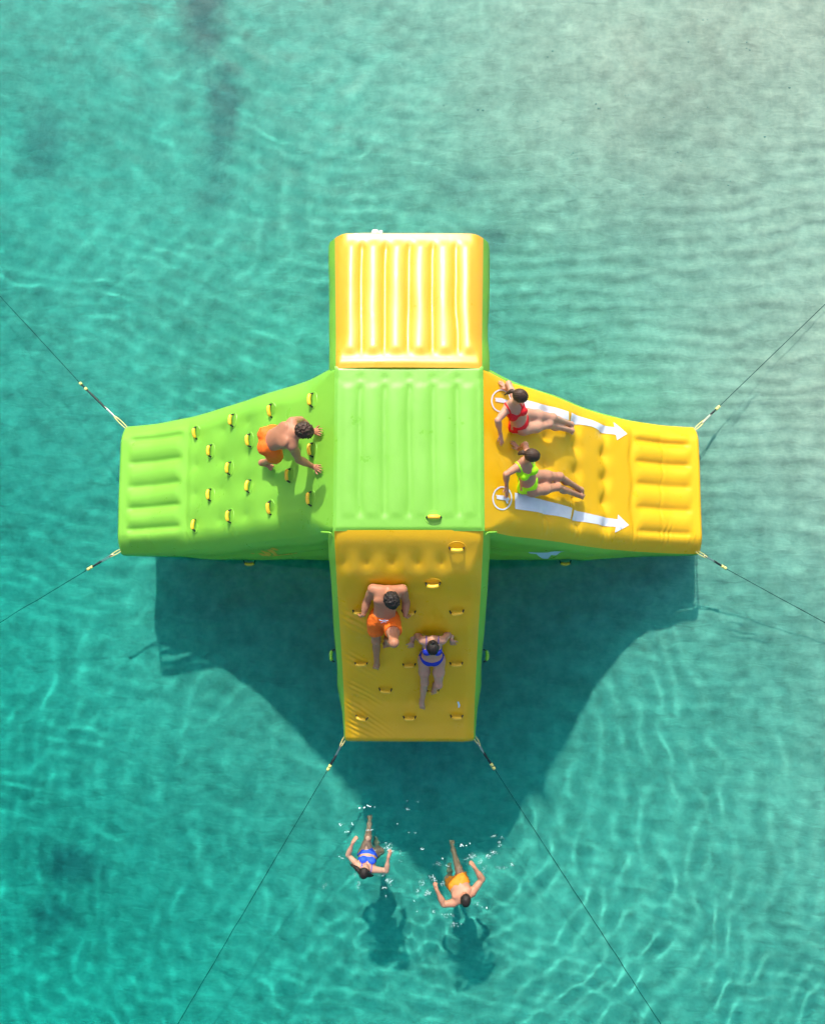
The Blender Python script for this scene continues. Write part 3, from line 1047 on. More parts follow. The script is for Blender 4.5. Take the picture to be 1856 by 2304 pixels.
def person(name, label, J, look, mats):
    """J: joints in world space (R/L are the person's own sides)"""
    male = look['sex'] == 'm'
    sc = look.get('scale', 1.0)
    g = look.get('girth', 1.0) * sc
    sR, sL, pel, neck, head = J['sR'], J['sL'], J['pelvis'], J['neck'], J['head']
    hR, hL = J['hipR'], J['hipL']
    right = nrm(sR - sL)
    cup = nrm(neck - pel)
    cfront = nrm(np.cross(cup, right)); right_c = np.cross(cfront, cup)
    CF = np.array([right_c, cfront, cup])
    pr = nrm(hR - hL)
    pfront = nrm(np.cross(cup, pr)); PF = np.array([np.cross(pfront, cup), pfront, cup])
    allp = [v for k, v in J.items() if isinstance(v, np.ndarray) and v.shape == (3,) and not k.startswith('v_')]
    B = Field(allp, 0.26 * sc, look.get('res', 0.0068))
    T = np.linalg.norm(neck - pel)
    bow = look.get('bow', 0.0)            # spine curves to the back by this much

    def spine(f): return pel + (neck - pel) * f - CF[1] * bow * math.sin(math.pi * f)
    # trunk
    if male:
        B.ell(spine(0.03), PF, np.array([0.158, 0.108, 0.115]) * g, 0.05)
        B.ell(spine(0.33), CF, np.array([0.138, 0.094, 0.155]) * g, 0.06)
        B.ell(spine(0.66), CF, np.array([0.160, 0.108, 0.165]) * g, 0.06)
        B.ell(spine(0.86), CF, np.array([0.165, 0.088, 0.095]) * g, 0.05)
        for x in (-1, 1):
            B.ell(spine(0.76) + CF[0] * x * 0.078 * g + CF[1] * 0.070 * g, CF, np.array([0.082, 0.038, 0.062]) * g, 0.03)
            B.ell(spine(0.80) + CF[0] * x * 0.085 * g - CF[1] * 0.070 * g, CF, np.array([0.068, 0.030, 0.095]) * g, 0.03)
    else:
        B.ell(spine(0.02), PF, np.array([0.168, 0.112, 0.115]) * g, 0.05)
        B.ell(spine(0.33), CF, np.array([0.118, 0.085, 0.150]) * g, 0.06)
        B.ell(spine(0.66), CF, np.array([0.132, 0.092, 0.150]) * g, 0.06)
        B.ell(spine(0.87), CF, np.array([0.130, 0.070, 0.085]) * g, 0.05)
        for x in (-1, 1):
            B.ell(spine(0.66) + CF[0] * x * 0.068 * g + CF[1] * 0.082 * g, CF, np.array([0.058, 0.048, 0.056]) * g, 0.022)
    for x in (-1, 1):
        B.ell(spine(-0.04) + PF[0] * x * 0.075 * g - PF[1] * 0.070 * g, PF, np.array([0.085, 0.075, 0.095]) * g, 0.03)
    for s_ in (sR, sL):
        B.cap(neck + (s_ - neck) * 0.15 - cup * 0.005, s_, (0.058 if male else 0.046) * g, (0.058 if male else 0.046) * g, 0.04)
        B.cap(neck + cup * 0.035 * sc, neck + (s_ - neck) * 0.75, 0.036 * g, 0.042 * g, 0.04)
    B.cap(neck - cup * 0.03 * sc, head - nrm(head - neck) * 0.05 * sc, (0.060 if male else 0.048) * g, (0.056 if male else 0.046) * g, 0.03)
    # arms
    for k in 'RL':
        s_, e_, w_ = J['s' + k], J['e' + k], J['w' + k]
        a = 1.12 if male else 0.92
        B.cap(s_, e_, 0.050 * g * a, 0.038 * g * a, 0.03)
        B.ell(s_ + (e_ - s_) * 0.42 + CF[1] * 0.006, frame(e_ - s_, (0.3, 0.2, 1)), np.array([0.046, 0.105, 0.046]) * g * a, 0.03)
        B.cap(e_, w_, 0.040 * g * a, 0.026 * g * a, 0.02)
        B.ell(e_ + (w_ - e_) * 0.28, frame(w_ - e_, (0.3, 0.2, 1)), np.array([0.041, 0.085, 0.041]) * g * a, 0.03)
        add_hand(B, w_, J['v_hand' + k], J['v_palm' + k], 1 if k == 'R' else -1, sc * (1.02 if male else 0.94), J.get('curl' + k, 0.15), J.get('spread' + k, 1.0))
    # legs
    for k in 'RL':
        h_, n_, a_ = J['hip' + k], J['k' + k], J['a' + k]
        a = 1.0 if male else 0.98
        shin = nrm(a_ - n_); thigh = nrm(n_ - h_)
        back = nrm(shin - thigh * (shin @ thigh)) if np.linalg.norm(np.cross(shin, thigh)) > 0.15 else -PF[1]
        B.cap(h_, h_ + (n_ - h_) * 0.5, 0.090 * g * a, 0.074 * g * a, 0.05)
        B.cap(h_ + (n_ - h_) * 0.5, n_, 0.074 * g * a, 0.054 * g * a, 0.05)
        B.cap(n_, a_, 0.051 * g * a, 0.033 * g * a, 0.03)
        cb = nrm(back - shin * (back @ shin)) if np.linalg.norm(back - shin * (back @ shin)) > .1 else -PF[1]
        B.ell(n_ + (a_ - n_) * 0.30 - (cb * 0.0) + (-np.cross(np.cross(shin, cb), shin)) * -0.018 * g, frame(shin, cb), np.array([0.048, 0.115, 0.050]) * g * a, 0.03)
        B.ell(n_ - cb * 0.010, frame(shin, cb), np.array([0.042, 0.055, 0.040]) * g, 0.04)
        add_foot(B, a_, None, J['v_foot' + k], J['v_up' + k], sc * (1.0 if male else 0.92), 1 if k == 'R' else -1)
    # head
    HF = frame(look['face'], look['up'])
    hs = sc * (1.0 if male else 0.97)

    def hp(x, y, z): return head + (HF.T @ np.array([x, y, z])) * hs
    B.ell(hp(0, -0.008, 0.028), HF, np.array([0.074, 0.094, 0.090]) * hs, 0.02)
    B.ell(hp(0, 0.030, -0.030), HF, np.array([0.062, 0.062, 0.082]) * hs, 0.03)
    B.ell(hp(0, 0.052, -0.088), HF, np.array([0.030, 0.026, 0.024]) * hs, 0.025)      # chin
    B.cap(hp(0, 0.088, 0.012), hp(0, 0.104, -0.024), 0.009 * hs, 0.0135 * hs, 0.012)    # nose
    B.cap(hp(-0.036, 0.078, 0.022), hp(0.036, 0.078, 0.022), 0.012 * hs, 0.012 * hs, 0.012)  # brow
    B.cap(hp(-0.016, 0.090, -0.052), hp(0.016, 0.090, -0.052), 0.009 * hs, 0.009 * hs, 0.010)
    for x in (-1, 1):
        B.ell(hp(0.074 * x, -0.010, -0.004), HF, np.array([0.011, 0.020, 0.030]) * hs, 0.008)

    root = empty(name, tuple(J.get('base', pel)))
    tag(root, label, 'person')
    V, Fq = surface_nets(B.F, B.o, B.h)
    V = smooth_mesh(V, Fq, 2, 0.45)
    made = [put('body', V, Fq, mats['skin'], root)]
    ba, bb = B.box(np.minimum(spine(-.2), spine(1.05)) - 0.23 * g, np.maximum(spine(-.2), spine(1.05)) + 0.23 * g)
    P = B.coords(ba, bb).astype(np.float32)
    BF = B.F[tuple(slice(i, j) for i, j in zip(ba, bb))]
    Bo = B.o + B.h * ba

    def shell(nm, region, off, mat, it=2):
        G = np.maximum(BF - off, region).astype(np.float32)
        G[0], G[-1], G[:, 0], G[:, -1], G[:, :, 0], G[:, :, -1] = [.1] * 6
        v, f = surface_nets(G, Bo, B.h)
        if len(v) == 0: return None
        v = smooth_mesh(v, f, it, 0.4)
        o = put(nm, v, f, mat, root); made.append(o); return o

    def tubes(pts, r):
        d = np.full(P.shape[:3], 9.0)
        for a_, b_ in zip(pts[:-1], pts[1:]):
            ab = b_ - a_
            t = np.clip(((P - a_) @ ab) / max(1e-9, ab @ ab), 0, 1)
            d = np.minimum(d, np.linalg.norm(P - a_ - t[..., None] * ab, axis=-1))
        return d - r

    if not male:
        c0 = spine(0.66)
        q = (P - c0) @ CF.T
        near = np.maximum(np.abs(q[..., 0]) - 0.155 * g, np.maximum(-q[..., 1] - .14 * g, q[..., 1] - .19 * g))     # keep clear of the arms
        band = np.maximum(np.abs(q[..., 2] + 0.035 * g) - 0.020 * g, near)
        if look.get('top', 'cups') == 'sport':
            low = -0.055 * g
            neckline = 0.085 * g - 1.1 * np.maximum(0.07 * g - np.abs(q[..., 0]), 0) * (q[..., 1] > 0)
            cup = np.maximum(np.maximum(low - q[..., 2], q[..., 2] - neckline), np.maximum(near, np.abs(q[..., 0]) - 0.135 * g))
            reg = np.minimum(band, cup)
            sw, sx_ = 0.011, 0.082
        else:
            qa = np.abs(q[..., 0])
            cups = np.linalg.norm(np.stack([(qa - 0.066 * g) / (0.066 * g), (q[..., 1] - .085 * g) / (.085 * g), (q[..., 2] + .005 * g) / (0.062 * g)], -1), axis=-1) - 1
            reg = np.minimum(band, cups * 0.05)
            sw, sx_ = 0.0065, 0.080
        strap = np.maximum(np.abs(np.abs(q[..., 0]) - sx_ * g) - sw * g, np.maximum(0.02 * g - q[..., 2], q[..., 2] - 0.26 * g))
        reg = np.minimum(reg, np.maximum(strap, near))
        shell('bikini_top', reg, 0.0055, mats['cloth'])
        c1 = spine(0.02)
        q = (P - c1) @ PF.T
        qa = np.abs(q[..., 0])
        low = np.where(q[..., 1] > -0.01, -0.115 * g + 0.95 * qa, -0.13 * g + 0.62 * qa)
        wst = (0.045 + look.get('rise', 0.0)) * g
        br = np.maximum(np.maximum(q[..., 2] - wst - 0.1 * qa, low - q[..., 2]), np.maximum(np.abs(q[..., 1]) - 0.22 * g, qa - 0.24 * g))
        rp = np.array([0.168, 0.112, 0.115]) * g + 0.012
        br = np.maximum(br, (np.minimum(np.linalg.norm(q / rp, axis=-1), np.linalg.norm((q - np.array([0, -.05 * g, -.04 * g])) / (rp * np.array([.95, 1.05, 1.05])), axis=-1)) - 1) * 0.1)
        shell('bikini_bottom', br, 0.0055, mats['cloth'])
    else:
        S = Field([pel, hR, hL, hR + (J['kR'] - hR) * .8, hL + (J['kL'] - hL) * .8, spine(.3)], 0.2 * sc, 0.008)
        S.ell(spine(0.02), PF, np.array([0.176, 0.126, 0.135]) * g, 0.05)
        for x in (-1, 1):
            S.ell(spine(-0.04) + PF[0] * x * 0.075 * g - PF[1] * 0.070 * g, PF, np.array([0.098, 0.088, 0.108]) * g, 0.03)
        PS = S.coords(np.zeros(3, int), S.n)
        for k in 'RL':
            h_, n_ = J['hip' + k], J['k' + k]
            e_ = h_ + (n_ - h_) * look.get('hem', 0.66)
            S.cap(h_, e_, 0.112 * g, 0.108 * g, 0.035)
        for k in 'RL':
            h_, n_ = J['hip' + k], J['k' + k]
            dv = nrm(n_ - h_); e_ = h_ + (n_ - h_) * look.get('hem', 0.66)
            t = (PS - e_) @ dv
            nearleg = np.linalg.norm(PS - h_ - ((PS - h_) @ dv)[..., None] * dv, axis=-1) < 0.15 * g
            S.F = np.where(nearleg & (t > -0.02), np.maximum(S.F, t), S.F)
        S.F = np.maximum(S.F, ((PS - spine(0.25)) @ CF[2]))
        S.F = (S.F + 0.006 * vnoise(PS, 16, 3) + 0.004 * vnoise(PS, 34, 4)).astype(np.float32)
        v, f = surface_nets(S.F, S.o, S.h)
        v = smooth_mesh(v, f, 1, 0.4)
        made.append(put('swim_shorts', v, f, mats['cloth'], root))
        if look.get('cord'):
            c = spine(0.22) + CF[1] * 0.122 * g
            prt = []
            for a_, b_, c_ in ((-.05, .012, .02), (.06, .006, .02), (-.028, -.035, .02), (.035, -.05, .02), (.012, -.03, .025)):
                prt.append(tube([c, c + CF[0] * a_ * .5 + CF[2] * b_ * .5 + CF[1] * c_, c + CF[0] * a_ + CF[2] * b_ + CF[1] * .012], 0.0045, 6))
            o = put('drawstring', *merge(prt), mats['cord'], made[-1])
    # hair
    hb = Field([head], 0.19 * hs, 0.0055)
    HP = hb.coords(np.zeros(3, int), hb.n)
    q = ((HP - head) @ HF.T) / hs
    grow = look.get('hair_grow', 0.014)
    rad = np.array([0.074 + grow, 0.094 + grow, 0.090 + grow])
    qq = q - np.array([0, -0.010, 0.030])
    k0 = np.linalg.norm(qq / rad, axis=-1); k1 = np.linalg.norm(qq / rad ** 2, axis=-1)
    d = k0 * (k0 - 1) / np.maximum(k1, 1e-6)
    if look.get('curly'):
        d = d + 0.0085 * vnoise(q, 62, 2) + 0.006 * vnoise(q, 34, 5) + 0.003 * vnoise(q, 120, 6)
    else:
        ang = np.arctan2(q[..., 0], -q[..., 1] + 0.03)
        d = d + 0.0022 * np.sin(ang * 34 + 5 * vnoise(q, 12, 3)) + 0.002 * vnoise(q, 30, 7)
        if look.get('part'):
            d = d + 0.006 * np.exp(-(q[..., 0] / 0.006) ** 2) * (q[..., 2] > 0.03) * (q[..., 1] > -0.05)
    hairline = 0.052 + 0.42 * (q[..., 2] - 0.05)
    nape = -0.075 if not male else -0.055
    d = np.maximum(d, q[..., 1] - np.where(q[..., 2] > 0.045, 0.12, hairline))
    d = np.maximum(d, nape + 0.3 * np.maximum(q[..., 1], 0) - q[..., 2])
    hb.F = (d * hs).astype(np.float32)
    v, f = surface_nets(hb.F, hb.o, hb.h)
    parts = [(v, f)]
    hair = put('hair', v, f, mats['hair'], root); made.append(hair)
    for nm, strands in look.get('locks', []):
        P0 = np.concatenate([np.array([hp(*c[0]) for c in s_]) for s_ in strands])
        lk = Field(P0, 0.07, 0.0055)
        for s_ in strands:
            for (a_, ra), (b_, rb) in zip(s_[:-1], s_[1:]):
                lk.cap(hp(*a_), hp(*b_), ra * hs, rb * hs, 0.012)
        LP = lk.coords(np.zeros(3, int), lk.n)
        lk.F = (lk.F + 0.004 * vnoise(LP, 70, 3) + 0.004 * vnoise(LP, 28, 4)).astype(np.float32)
        v, f = surface_nets(lk.F, lk.o, lk.h)
        put(nm, v, f, mats['hair'], hair)
    # face
    for x in (-1, 1):
        c = hp(0.031 * x, 0.077, 0.004)
        vv, ff = tube([c - HF[1] * .010, c - HF[1] * .004, c + HF[1] * .004, c + HF[1] * .009], [.006, .011, .011, .005], 8)
        put('eye', vv, ff, mats['eye'], made[0])
    c = [hp(-0.022, 0.092, -0.052), hp(-0.008, 0.0985, -0.049), hp(0.008, 0.0985, -0.049), hp(0.022, 0.092, -0.052)]
    put('mouth', *tube(c, [.003, .006, .006, .003], 6), mats['lip'], made[0])
    for o in made:
        o.cycles.is_caustics_receiver = bool(look.get('wet'))
    return root, B


def skinset(sk, cloth, hair):
    return dict(skin=sk, cloth=cloth, hair=hair, eye=M['eye'], lip=M['lip'], cord=M['cord'])


def hair_mat(name, rgb):
    m, n, l, b = new_mat(name)
    tc = n.new('ShaderNodeTexCoord')
    no = n.new('ShaderNodeTexNoise'); no.inputs['Scale'].default_value = 130; no.inputs['Detail'].default_value = 4
    l.new(tc.outputs['Object'], no.inputs['Vector'])
    mx = n.new('ShaderNodeMix'); mx.data_type = 'RGBA'
    mx.inputs['A'].default_value = (*[c * 0.5 for c in rgb], 1); mx.inputs['B'].default_value = (*[c * 1.7 for c in rgb], 1)
    l.new(no.outputs['Fac'], mx.inputs['Factor']); l.new(mx.outputs['Result'], b.inputs['Base Color'])
    b.inputs['Roughness'].default_value = 0.55
    b.inputs['Specular IOR Level'].default_value = 0.35
    bp = n.new('ShaderNodeBump'); bp.inputs['Strength'].default_value = 0.6; bp.inputs['Distance'].default_value = 0.006
    l.new(no.outputs['Fac'], bp.inputs['Height']); l.new(bp.outputs[0], b.inputs['Normal'])
    return m


def cloth_mat(name, rgb):
    m, n, l, b = new_mat(name)
    tc = n.new('ShaderNodeTexCoord')
    no = n.new('ShaderNodeTexNoise'); no.inputs['Scale'].default_value = 18; no.inputs['Detail'].default_value = 4
    l.new(tc.outputs['Object'], no.inputs['Vector'])
    mx = n.new('ShaderNodeMix'); mx.data_type = 'RGBA'
    mx.inputs['A'].default_value = (*[c * 0.88 for c in rgb], 1); mx.inputs['B'].default_value = (*[min(1, c * 1.08) for c in rgb], 1)
    l.new(no.outputs['Fac'], mx.inputs['Factor']); l.new(mx.outputs['Result'], b.inputs['Base Color'])
    b.inputs['Roughness'].default_value = 0.65
    b.inputs['Specular IOR Level'].default_value = 0.3
    w = n.new('ShaderNodeTexNoise'); w.inputs['Scale'].default_value = 30; w.inputs['Distortion'].default_value = 1.0
    l.new(tc.outputs['Object'], w.inputs['Vector'])
    bp = n.new('ShaderNodeBump'); bp.inputs['Strength'].default_value = 0.35; bp.inputs['Distance'].default_value = 0.012
    l.new(w.outputs['Fac'], bp.inputs['Height']); l.new(bp.outputs[0], b.inputs['Normal'])
    return m


M['eye'] = plain('eye', (0.05, 0.035, 0.03), 0.2)
M['lip'] = plain('lip', (0.42, 0.14, 0.12), 0.4)
M['cord'] = plain('drawstring_cord', (0.55, 0.62, 0.78), 0.6)
SK_TAN = skin('tanned_skin', (0.43, 0.195, 0.108))
SK_MID = skin('light_tan_skin', (0.47, 0.235, 0.145))
SK_FAIR = skin('fair_skin', (0.52, 0.285, 0.195))
ORANGE = cloth_mat('orange_fabric', (0.88, 0.16, 0.012))
RED = cloth_mat('red_fabric', (0.62, 0.012, 0.02))
NEON = cloth_mat('neon_fabric', (0.38, 0.86, 0.01))
BLUE = cloth_mat('blue_fabric', (0.015, 0.035, 0.42))
H_BROWN = hair_mat('brown_hair', (0.045, 0.024, 0.014))
H_DARK = hair_mat('dark_hair', (0.014, 0.010, 0.008))

# ---- 1: man climbing the green ramp on hands and feet, heading for the deck
A = ARM_W
z = zoomed(560, 900, 8.62)
J = {}
aR = on(A, *z(245, 1215), 0.10)
J['pelvis'] = on(A, *z(420, 800), 0.58)
J['hipR'] = J['pelvis'] + np.array([0.02, -0.10, -0.05]); J['hipL'] = J['pelvis'] + np.array([0.02, 0.10, -0.05])
J['aR'] = aR
mid = 0.5 * (J['hipR'] + aR)
J['kR'] = lim(aR, z(520, 1150), 0.41, True, 'm1 shin')
J['aL'] = J['pelvis'] + np.array([-0.10, 0.12, -0.80]); J['kL'] = J['pelvis'] + np.array([0.22, 0.15, -0.40])
J['neck'] = lim(J['pelvis'], z(880, 650), 0.50, True, 'm1 torso')
J['sR'] = flat(*z(850, 890), J['neck'], -0.05); J['sL'] = flat(*z(850, 430), J['neck'], -0.03)
J['head'] = flat(*z(1050, 610), J['neck'], 0.07)
J['wR'] = on(A, *z(1265, 1300), 0.045); J['wL'] = on(A, *z(1262, 612), 0.045)
J['eR'] = lim(J['wR'], z(965, 1150), 0.265, True, 'm1 forearm'); J['eL'] = 0.5 * (J['sL'] + J['wL']) + np.array([-0.03, 0.07, 0.05])
J['v_handR'] = on(A, *z(1450, 1345), 0.02) - on(A, *z(1265, 1300), 0.02); J['v_handL'] = on(A, *z(1440, 625), 0.02) - on(A, *z(1262, 612), 0.02)
n_ = ARM_W.normal(np.array(1.15), np.array(0.0)); J['v_palmR'] = J['v_palmL'] = -n_
J['curlR'] = J['curlL'] = 0.02; J['spreadR'] = J['spreadL'] = 1.5
J['v_footR'] = on(A, *z(440, 1375), 0.0) - on(A, *z(245, 1240), 0.0); J['v_footL'] = np.array([.7, .1, .7]); J['v_upR'] = J['v_upL'] = ARM_W.normal(np.array(1.9), np.array(0.0))
J['base'] = on(A, *z(330, 1300), 0.0)
person('person', 'person in orange shorts crawling up the green ramp on hands and feet', J,
       dict(sex='m', scale=0.97, face=(0.62, -0.42, -0.66), up=(0.75, 0.05, 0.66), curly=True, hair_grow=0.02, bow=0.03, hem=0.55), skinset(SK_TAN, ORANGE, H_BROWN))

# ---- 2: woman in red sitting at the top of the slide
A = ARM_E
z = zoomed(1090, 840, 6.944)


def sitting(z, pts, look, name, label, mats):
    J = {}
    J['pelvis'] = on(A, *z(*pts['pelvis']), 0.115)
    J['neck'] = lim(J['pelvis'], z(*pts['neck']), 0.47, True, label[:20] + ' torso')
    BONES.append((label[:24], 'torso z', J['pelvis'].round(2).tolist(), J['neck'].round(2).tolist()))
    J['hipR'] = J['pelvis'] + np.array([0.05, -0.095, -0.03]); J['hipL'] = J['pelvis'] + np.array([0.05, 0.095, -0.03])
    J['sR'] = flat(*z(*pts['sR']), J['neck'], -0.05)
    J['sL'] = J['neck'] + (J['neck'] - J['sR']) * np.array([1, 1, 0.6]) ; J['sL'][2] = J['neck'][2] - 0.05
    J['head'] = J['neck'] + look['head_off']
    for k in 'RL':
        J['a' + k] = on(A, *z(*pts['a' + k]), 0.105)
        J['k' + k] = on(A, *z(*pts['k' + k]), look['knee' + k])
        BONES.append((label[:24], 'shin' + k, round(float(np.linalg.norm(J['a' + k] - J['k' + k])), 2), 'thigh', round(float(np.linalg.norm(J['hip' + k] - J['k' + k])), 2)))
        J['v_foot' + k] = on(A, *z(*pts['t' + k]), 0.11) - J['a' + k]
        J['v_foot' + k] = nrm(J['v_foot' + k]) + np.array([0.05, 0, 0.06])
        J['v_up' + k] = A.normal(np.array(1.9), np.array(0.0)) + np.array([0, -.15, 0])
    J['wR'] = on(A, *z(*pts['wR']), 0.055)
    J['eR'] = lim(J['wR'], z(*pts['eR']), 0.245, True, label[:20] + ' forearm')
    J['v_handR'] = on(A, *z(*pts['fR']), 0.02) - on(A, *z(*pts['wR']), 0.02)
    J['v_palmR'] = -A.normal(np.array(1.2), np.array(0.0)); J['curlR'] = 0.05; J['spreadR'] = 1.2
    J['wL'] = on(A, *z(*pts['wL']), 0.055)
    J['eL'] = lim(J['wL'], z(*pts['eL']), 0.245, True, label[:20] + ' forearm L')
    J['v_handL'] = np.array([-0.6, 0.7, 0.3]); J['v_palmL'] = J['v_palmR']; J['curlL'] = 0.05
    J['base'] = on(A, *z(*pts['pelvis']), 0.0)
    return person(name, label, J, look, mats)


tail = [('ponytail', [[((0, -0.095, 0.02), .022), ((-0.01, -0.125, -0.03), .026), ((0.0, -0.125, -0.09), .022), ((0.01, -0.115, -0.15), .010)]])]
sitting(z, dict(pelvis=(545, 745), neck=(440, 470), sR=(365, 520), aR=(1355, 893), kR=(995, 800), tR=(1465, 938), aL=(1350, 797), kL=(1055, 690), tL=(1450, 842),
                wR=(245, 945), eR=(205, 735), fR=(275, 1090), wL=(345, 255), eL=(375, 160)),
        dict(sex='f', scale=0.93, face=(0.72, -0.45, -0.50), up=(0.42, 0.10, 0.9), top='sport', rise=.01, kneeR=.17, kneeL=.19, hair_grow=0.012, part=True, head_off=np.array([0.055, 0.03, 0.205]),
             locks=tail), 'person', 'person in a red bikini sitting at the top of the yellow slide', skinset(SK_FAIR, RED, H_BROWN))

# ---- 3: woman in neon green sitting below her
z = zoomed(1090, 970, 4.96)
bun = [('ponytail', [[((0, -0.10, 0.0), .02), ((0.0, -0.13, -0.02), .028), ((0.0, -0.13, -0.07), .024), ((0.0, -0.12, -0.11), .012)]])]
sitting(z, dict(pelvis=(490, 575), neck=(440, 345), sR=(385, 385), aR=(1068, 720), kR=(806, 622), tR=(1160, 748), aL=(1072, 652), kL=(832, 508), tL=(1160, 690),
                wR=(245, 615), eR=(240, 480), fR=(250, 715), wL=(380, 205), eL=(455, 150)),
        dict(sex='f', scale=0.93, face=(0.78, -0.28, -0.56), up=(0.5, 0.08, 0.86), top='sport', rise=.015, kneeR=.18, kneeL=.19, hair_grow=0.012, head_off=np.array([0.06, 0.035, 0.20]),
             locks=bun), 'person', 'person in a neon green bikini sitting on the slide nearest the lower arrow', skinset(SK_MID, NEON, H_BROWN))

# ---- 4: man in orange shorts coming down the yellow climbing wall, back against it
A = ARM_S
z = zoomed(780, 1280, 7.98)
J = {}
nS = ARM_S.normal(np.array(2.2), np.array(0.0))
J['pelvis'] = on(A, *z(665, 880), 0.15)
J['neck'] = lim(J['pelvis'], z(735, 400), 0.50, True, 'm4 torso')
J['hipR'] = J['pelvis'] + np.array([-0.10, -0.03, -0.05]); J['hipL'] = J['pelvis'] + np.array([0.10, -0.03, -0.05])
J['sR'] = flat(*z(470, 360), J['neck'], -0.05); J['sL'] = flat(*z(1000, 370), J['neck'], -0.05)
J['head'] = J['neck'] + np.array([0.05, -0.10, 0.175])
hw = [h[0] for h in S_HANDLES]
J['wR'] = on(A, *z(300, 815), 0.14); J['wL'] = on(A, *z(1055, 830), 0.14)
J['eR'] = lim(J['sR'], z(365, 580), 0.285, False, 'm4 upper R'); J['eL'] = lim(J['sL'], z(1065, 590), 0.285, False, 'm4 upper L')
J['v_handR'] = on(A, *z(270, 905), 0.03) - J['wR']; J['v_handL'] = on(A, *z(1070, 915), 0.03) - J['wL']
J['v_palmR'] = np.array([-.5, .5, -.7]); J['v_palmL'] = np.array([.5, .5, -.7]); J['curlR'] = J['curlL'] = 0.75; J['spreadR'] = J['spreadL'] = .3
J['kR'] = lim(J['hipR'], z(530, 1290), 0.42, False, 'm4 thigh R'); J['aR'] = on(A, *z(540, 1720), 0.09)
J['kL'] = lim(J['hipL'], z(850, 1330), 0.42, True, 'm4 thigh L'); J['aL'] = on(A, *z(725, 1260), 0.12)
J['v_footR'] = on(A, *z(515, 1940), 0.095) - J['aR']; J['v_footL'] = np.array([-0.08, -0.8, -0.55])
J['v_upR'] = J['v_upL'] = nS
J['base'] = on(A, *z(665, 880), 0.0)
person('person', 'person in orange shorts leaning back on the yellow climbing wall, gripping two handles', J,
       dict(sex='m', scale=0.98, face=(0.25, -0.62, -0.74), up=(0.15, -0.55, 0.82), curly=True, hair_grow=0.02, cord=True, hem=0.52), skinset(SK_TAN, ORANGE, H_DARK))

# ---- 5: woman in a blue bikini just below him
z = zoomed(880, 1380, 8.29)
J = {}
J['pelvis'] = on(A, *z(755, 830), 0.12)
J['neck'] = lim(J['pelvis'], z(770, 500), 0.46, True, 'w5 torso')
J['hipR'] = J['pelvis'] + np.array([-0.10, -0.03, -0.05]); J['hipL'] = J['pelvis'] + np.array([0.10, -0.03, -0.05])
J['sR'] = flat(*z(575, 500), J['neck'], -0.04); J['sL'] = flat(*z(965, 500), J['neck'], -0.04)
J['head'] = J['neck'] + np.array([0.0, -0.075, 0.175])
J['wR'] = on(A, *z(385, 545), 0.06); J['wL'] = on(A, *z(1125, 500), 0.06)
J['eR'] = lim(J['sR'], z(430, 345), 0.26, False, 'w5 upper R'); J['eL'] = lim(J['sL'], z(1125, 300), 0.26, False, 'w5 upper L')
J['v_handR'] = on(A, *z(350, 700), 0.02) - on(A, *z(385, 545), 0.02); J['v_handL'] = on(A, *z(1180, 640), 0.02) - on(A, *z(1125, 500), 0.02)
J['v_palmR'] = J['v_palmL'] = -nS; J['curlR'] = J['curlL'] = 0.05; J['spreadR'] = J['spreadL'] = 1.3
J['kR'] = on(A, *z(625, 1290), 0.12); J['aR'] = on(A, *z(570, 1690), 0.08)
J['kL'] = on(A, *z(880, 1330), 0.19); J['aL'] = on(A, *z(810, 1400), 0.09)
J['v_footR'] = on(A, *z(585, 1850), 0.085) - J['aR']; J['v_footL'] = np.array([-0.05, -0.75, -0.6])
J['v_upR'] = J['v_upL'] = nS
J['base'] = on(A, *z(755, 830), 0.0)
person('person', 'person in a blue bikini climbing down the yellow wall, hands flat on it', J,
       dict(sex='f', scale=0.95, face=(0.0, -0.55, -0.83), up=(0.0, -0.6, 0.8), hair_grow=0.012, part=True,
            locks=[('hair_bun', [[((0, -0.09, 0.03), .03), ((0, -0.12, 0.02), .034)]])]), skinset(SK_FAIR, BLUE, H_DARK))


# ---- 6, 7: two swimmers floating with their feet towards the tower
def swimmer(z, pts, hz, look, label, mats):
    J = {}
    for k in ('pelvis', 'neck', 'head', 'sR', 'sL', 'eR', 'eL', 'wR', 'wL', 'hipR', 'hipL', 'kR', 'kL', 'aR', 'aL'):
        J[k] = at_z(*z(*pts[k]), hz[k])
    for k in 'RL':
        J['v_hand' + k] = at_z(*z(*pts['f' + k]), hz['w' + k] + 0.01) - J['w' + k]
        J['v_palm' + k] = np.array(look['palm' + k], float); J['curl' + k] = 0.85; J['spread' + k] = .2
        J['v_foot' + k] = nrm(J['a' + k] - J['k' + k]) + np.array([0, 0.1, 0.3]); J['v_up' + k] = np.array([0, -0.5, 0.8])
    for a_, b_, L in (('pelvis', 'neck', .5), ('sR', 'eR', .28), ('sL', 'eL', .28), ('eR', 'wR', .26), ('eL', 'wL', .26), ('hipR', 'kR', .42), ('hipL', 'kL', .42), ('kR', 'aR', .41), ('kL', 'aL', .41), ('sR', 'sL', .36)):
        BONES.append((label[10:30], a_ + b_, round(float(np.linalg.norm(J[a_] - J[b_]) / L), 2)))
    J['base'] = np.array([J['pelvis'][0], J['pelvis'][1], 0.0])
    return person('person', label, J, look, mats)


